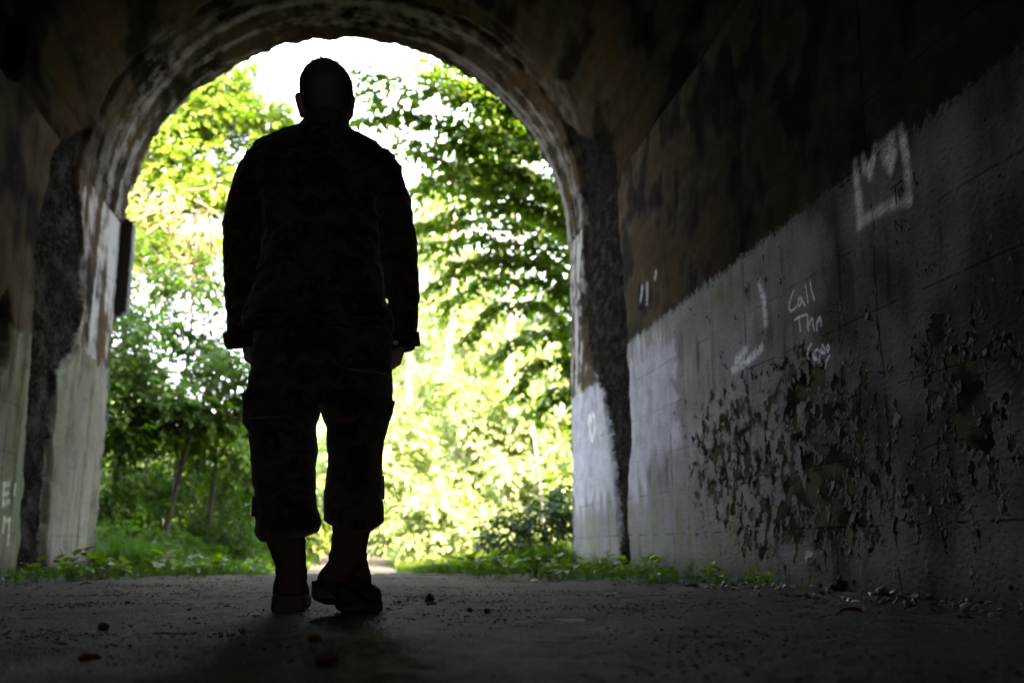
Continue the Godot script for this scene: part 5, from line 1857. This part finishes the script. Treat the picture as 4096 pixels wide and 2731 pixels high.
func build_person() -> void:
	tables()
	wr = nz(77, 1.0, 3)
	var man := thing("person", "man in camouflage uniform and boots seen from behind, walking towards the tunnel mouth", "person", Vector3(-0.126, 0, -3.13))
	var skin := mat(Color(0.11, 0.055, 0.036), 0.7)
	skin.subsurf_scatter_enabled = true
	skin.subsurf_scatter_strength = 0.15
	var cloth := camo()
	var none := no_prep
	var g := Geo.new()
	nets(g, Vector3(-0.34, 0.06, -0.16), Vector3(0.34, 1.6, 0.28), 0.016, none, f_core)
	nets(g, Vector3(-0.15, 1.5, -0.16), Vector3(0.1, 1.82, 0.13), 0.005, prep_head, f_head)
	set_hand(Vector3(-0.248, 0.85, -0.085), -1.0)
	nets(g, Vector3(-0.31, 0.72, -0.17), Vector3(-0.17, 0.91, -0.01), 0.004, none, f_hand)
	set_hand(Vector3(0.25, 0.846, -0.06), 1.0)
	nets(g, Vector3(0.17, 0.72, -0.15), Vector3(0.32, 0.91, 0.02), 0.004, none, f_hand)
	part("body", g.commit(), skin, man)
	# hair, cropped short, with a fuzz of loose ends
	g = Geo.new()
	nets(g, Vector3(-0.13, 1.58, -0.13), Vector3(0.085, 1.82, 0.12), 0.005, prep_head, f_hair)
	var count := g.v.size()
	for k in 5000:
		var q := rng.randi() % count
		var p := g.v[q]
		if p.y < 1.7: continue
		var n := g.n[q]
		var tall := 0.009
		if p.x < -0.035 and p.x > -0.1 and p.y > 1.75: tall = 0.02
		var dir := (n + Vector3(rng.randf_range(-0.5, 0.5) - 0.2, rng.randf_range(-0.2, 0.6), rng.randf_range(-0.5, 0.5))).normalized()
		var sd := dir.cross(Vector3(rng.randf(), rng.randf(), rng.randf())).normalized() * 0.0013
		var o := g.v.size()
		g.v.append_array([p - sd - n * 0.002, p + sd - n * 0.002, p + dir * tall * rng.randf_range(0.5, 1.1)])
		g.n.append_array([n, n, n])
		g.tri(o, o + 1, o + 2)
	part("hair", g.commit(), mat(Color(0.014, 0.012, 0.012), 0.7), man)
	# jacket
	g = Geo.new()
	nets(g, Vector3(-0.35, 0.79, -0.17), Vector3(0.325, 1.6, 0.17), 0.009, prep_jacket, f_jacket)
	var jacket := part("jacket", g.commit(), cloth, man)
	g = Geo.new()                                     # stand collar, folded over
	var ring := 40
	for lev in [[1.492, 0.098, 0.094, 0.0], [1.512, 0.084, 0.082, 0.0], [1.56, 0.072, 0.072, 0.004], [1.581, 0.070, 0.069, 0.006], [1.576, 0.064, 0.063, 0.006], [1.51, 0.064, 0.06, 0.004]]:
		for s in ring:
			var an := TAU * s / ring
			var drop := -0.016 * maxf(0.0, -sin(an))
			g.v.append(Vector3(-0.019 + cos(an) * lev[1] * 1.03, lev[0] + drop - 0.002 * absf(cos(an)), lev[3] + sin(an) * lev[2]))
			g.n.append(Vector3(cos(an), 0.2, sin(an)))
	for k in 5:
		for s in ring:
			g.quad(k * ring + s, k * ring + (s + 1) % ring, (k + 1) * ring + (s + 1) % ring, (k + 1) * ring + s)
	part("collar", g.commit(), cloth, jacket)
	for q in [[-0.309, 0.838, -0.07, 0.012, 0.03], [0.297, 0.848, -0.045, 0.018, 0.045]]:
		part("cuff_tab", slab(q[3], q[4], 0.04), cloth, jacket, Transform3D(Basis.from_euler(Vector3(0, 0, 0.12)), Vector3(q[0], q[1], q[2])))
	var btn := CylinderMesh.new()
	btn.top_radius = 0.0085
	btn.bottom_radius = 0.0085
	btn.height = 0.003
	btn.radial_segments = 14
	var dark := mat(Color(0.02, 0.018, 0.016), 0.5)
	for q in [Vector3(0.228, 0.829, -0.02), Vector3(0.262, 0.825, -0.017)]:
		part("button", btn, dark, jacket, Transform3D(Basis.from_euler(Vector3(PI / 2, 0, 0)), q))
	part("hem_seam", slab(0.44, 0.004, 0.004), cloth, jacket, Transform3D(Basis(), Vector3(-0.015, 0.872, 0.134)))
	# trousers
	g = Geo.new()
	nets(g, Vector3(-0.26, 0.18, -0.16), Vector3(0.25, 0.91, 0.32), 0.009, prep_trousers, f_trousers)
	var tr := part("trousers", g.commit(), cloth, man)
	part("pocket_flap", slab(0.018, 0.05, 0.15), cloth, tr, Transform3D(Basis.from_euler(Vector3(0, 0, 0.3)), Vector3(-0.222, 0.62, 0.0)))
	part("pocket_flap", slab(0.018, 0.05, 0.15), cloth, tr, Transform3D(Basis.from_euler(Vector3(0, 0, -0.2)), Vector3(0.214, 0.60, 0.05)))
	part("leg_pocket", slab(0.016, 0.06, 0.09), cloth, tr, Transform3D(Basis(), Vector3(-0.184, 0.308, -0.02)))
	part("leg_pocket", slab(0.012, 0.12, 0.09), cloth, tr, Transform3D(Basis.from_euler(Vector3(0, 0, -0.08)), Vector3(0.186, 0.44, 0.10)))
	part("strap", slab(0.006, 0.07, 0.02), cloth, tr, Transform3D(Basis.from_euler(Vector3(0, 0, 0.04)), Vector3(0.198, 0.36, 0.125)))
	# boots
	var suede := mat(Color(0.034, 0.021, 0.0145), 0.95, 0.1)
	var rubber := mat(Color(0.03, 0.026, 0.022), 0.95, 0.1)
	g = Geo.new()
	nets(g, Vector3(-0.17, 0.015, -0.29), Vector3(0.01, 0.26, 0.06), 0.006, prep_boot_l, f_boot_l)
	var bl := part("boot", g.commit(), suede, man)
	part("sole", sole(Vector3(-0.062, 0, -0.285), Vector3(-0.072, 0, 0.045), 0.098, 0.0), rubber, bl)
	g = Geo.new()
	nets(g, Vector3(-0.0, 0.015, -0.03), Vector3(0.24, 0.28, 0.31), 0.006, prep_boot_r, f_boot_r)
	var brr := part("boot", g.commit(), suede, man)
	part("sole", sole(Vector3(0.186, 0, 0.0), Vector3(0.04, 0, 0.292), 0.094, 0.25), rubber, brr)
	g = Geo.new()
	for k in 6:
		var y := 0.098 + k * 0.018
		var z := lerpf(-0.142, -0.094, k / 5.0)
		g.tube([Vector3(-0.088, y, z + 0.012), Vector3(-0.068, y + 0.004, z - 0.006), Vector3(-0.048, y, z + 0.012)], [0.0025, 0.0025, 0.0025], 5)
	part("bootlace", g.commit(), dark, bl)
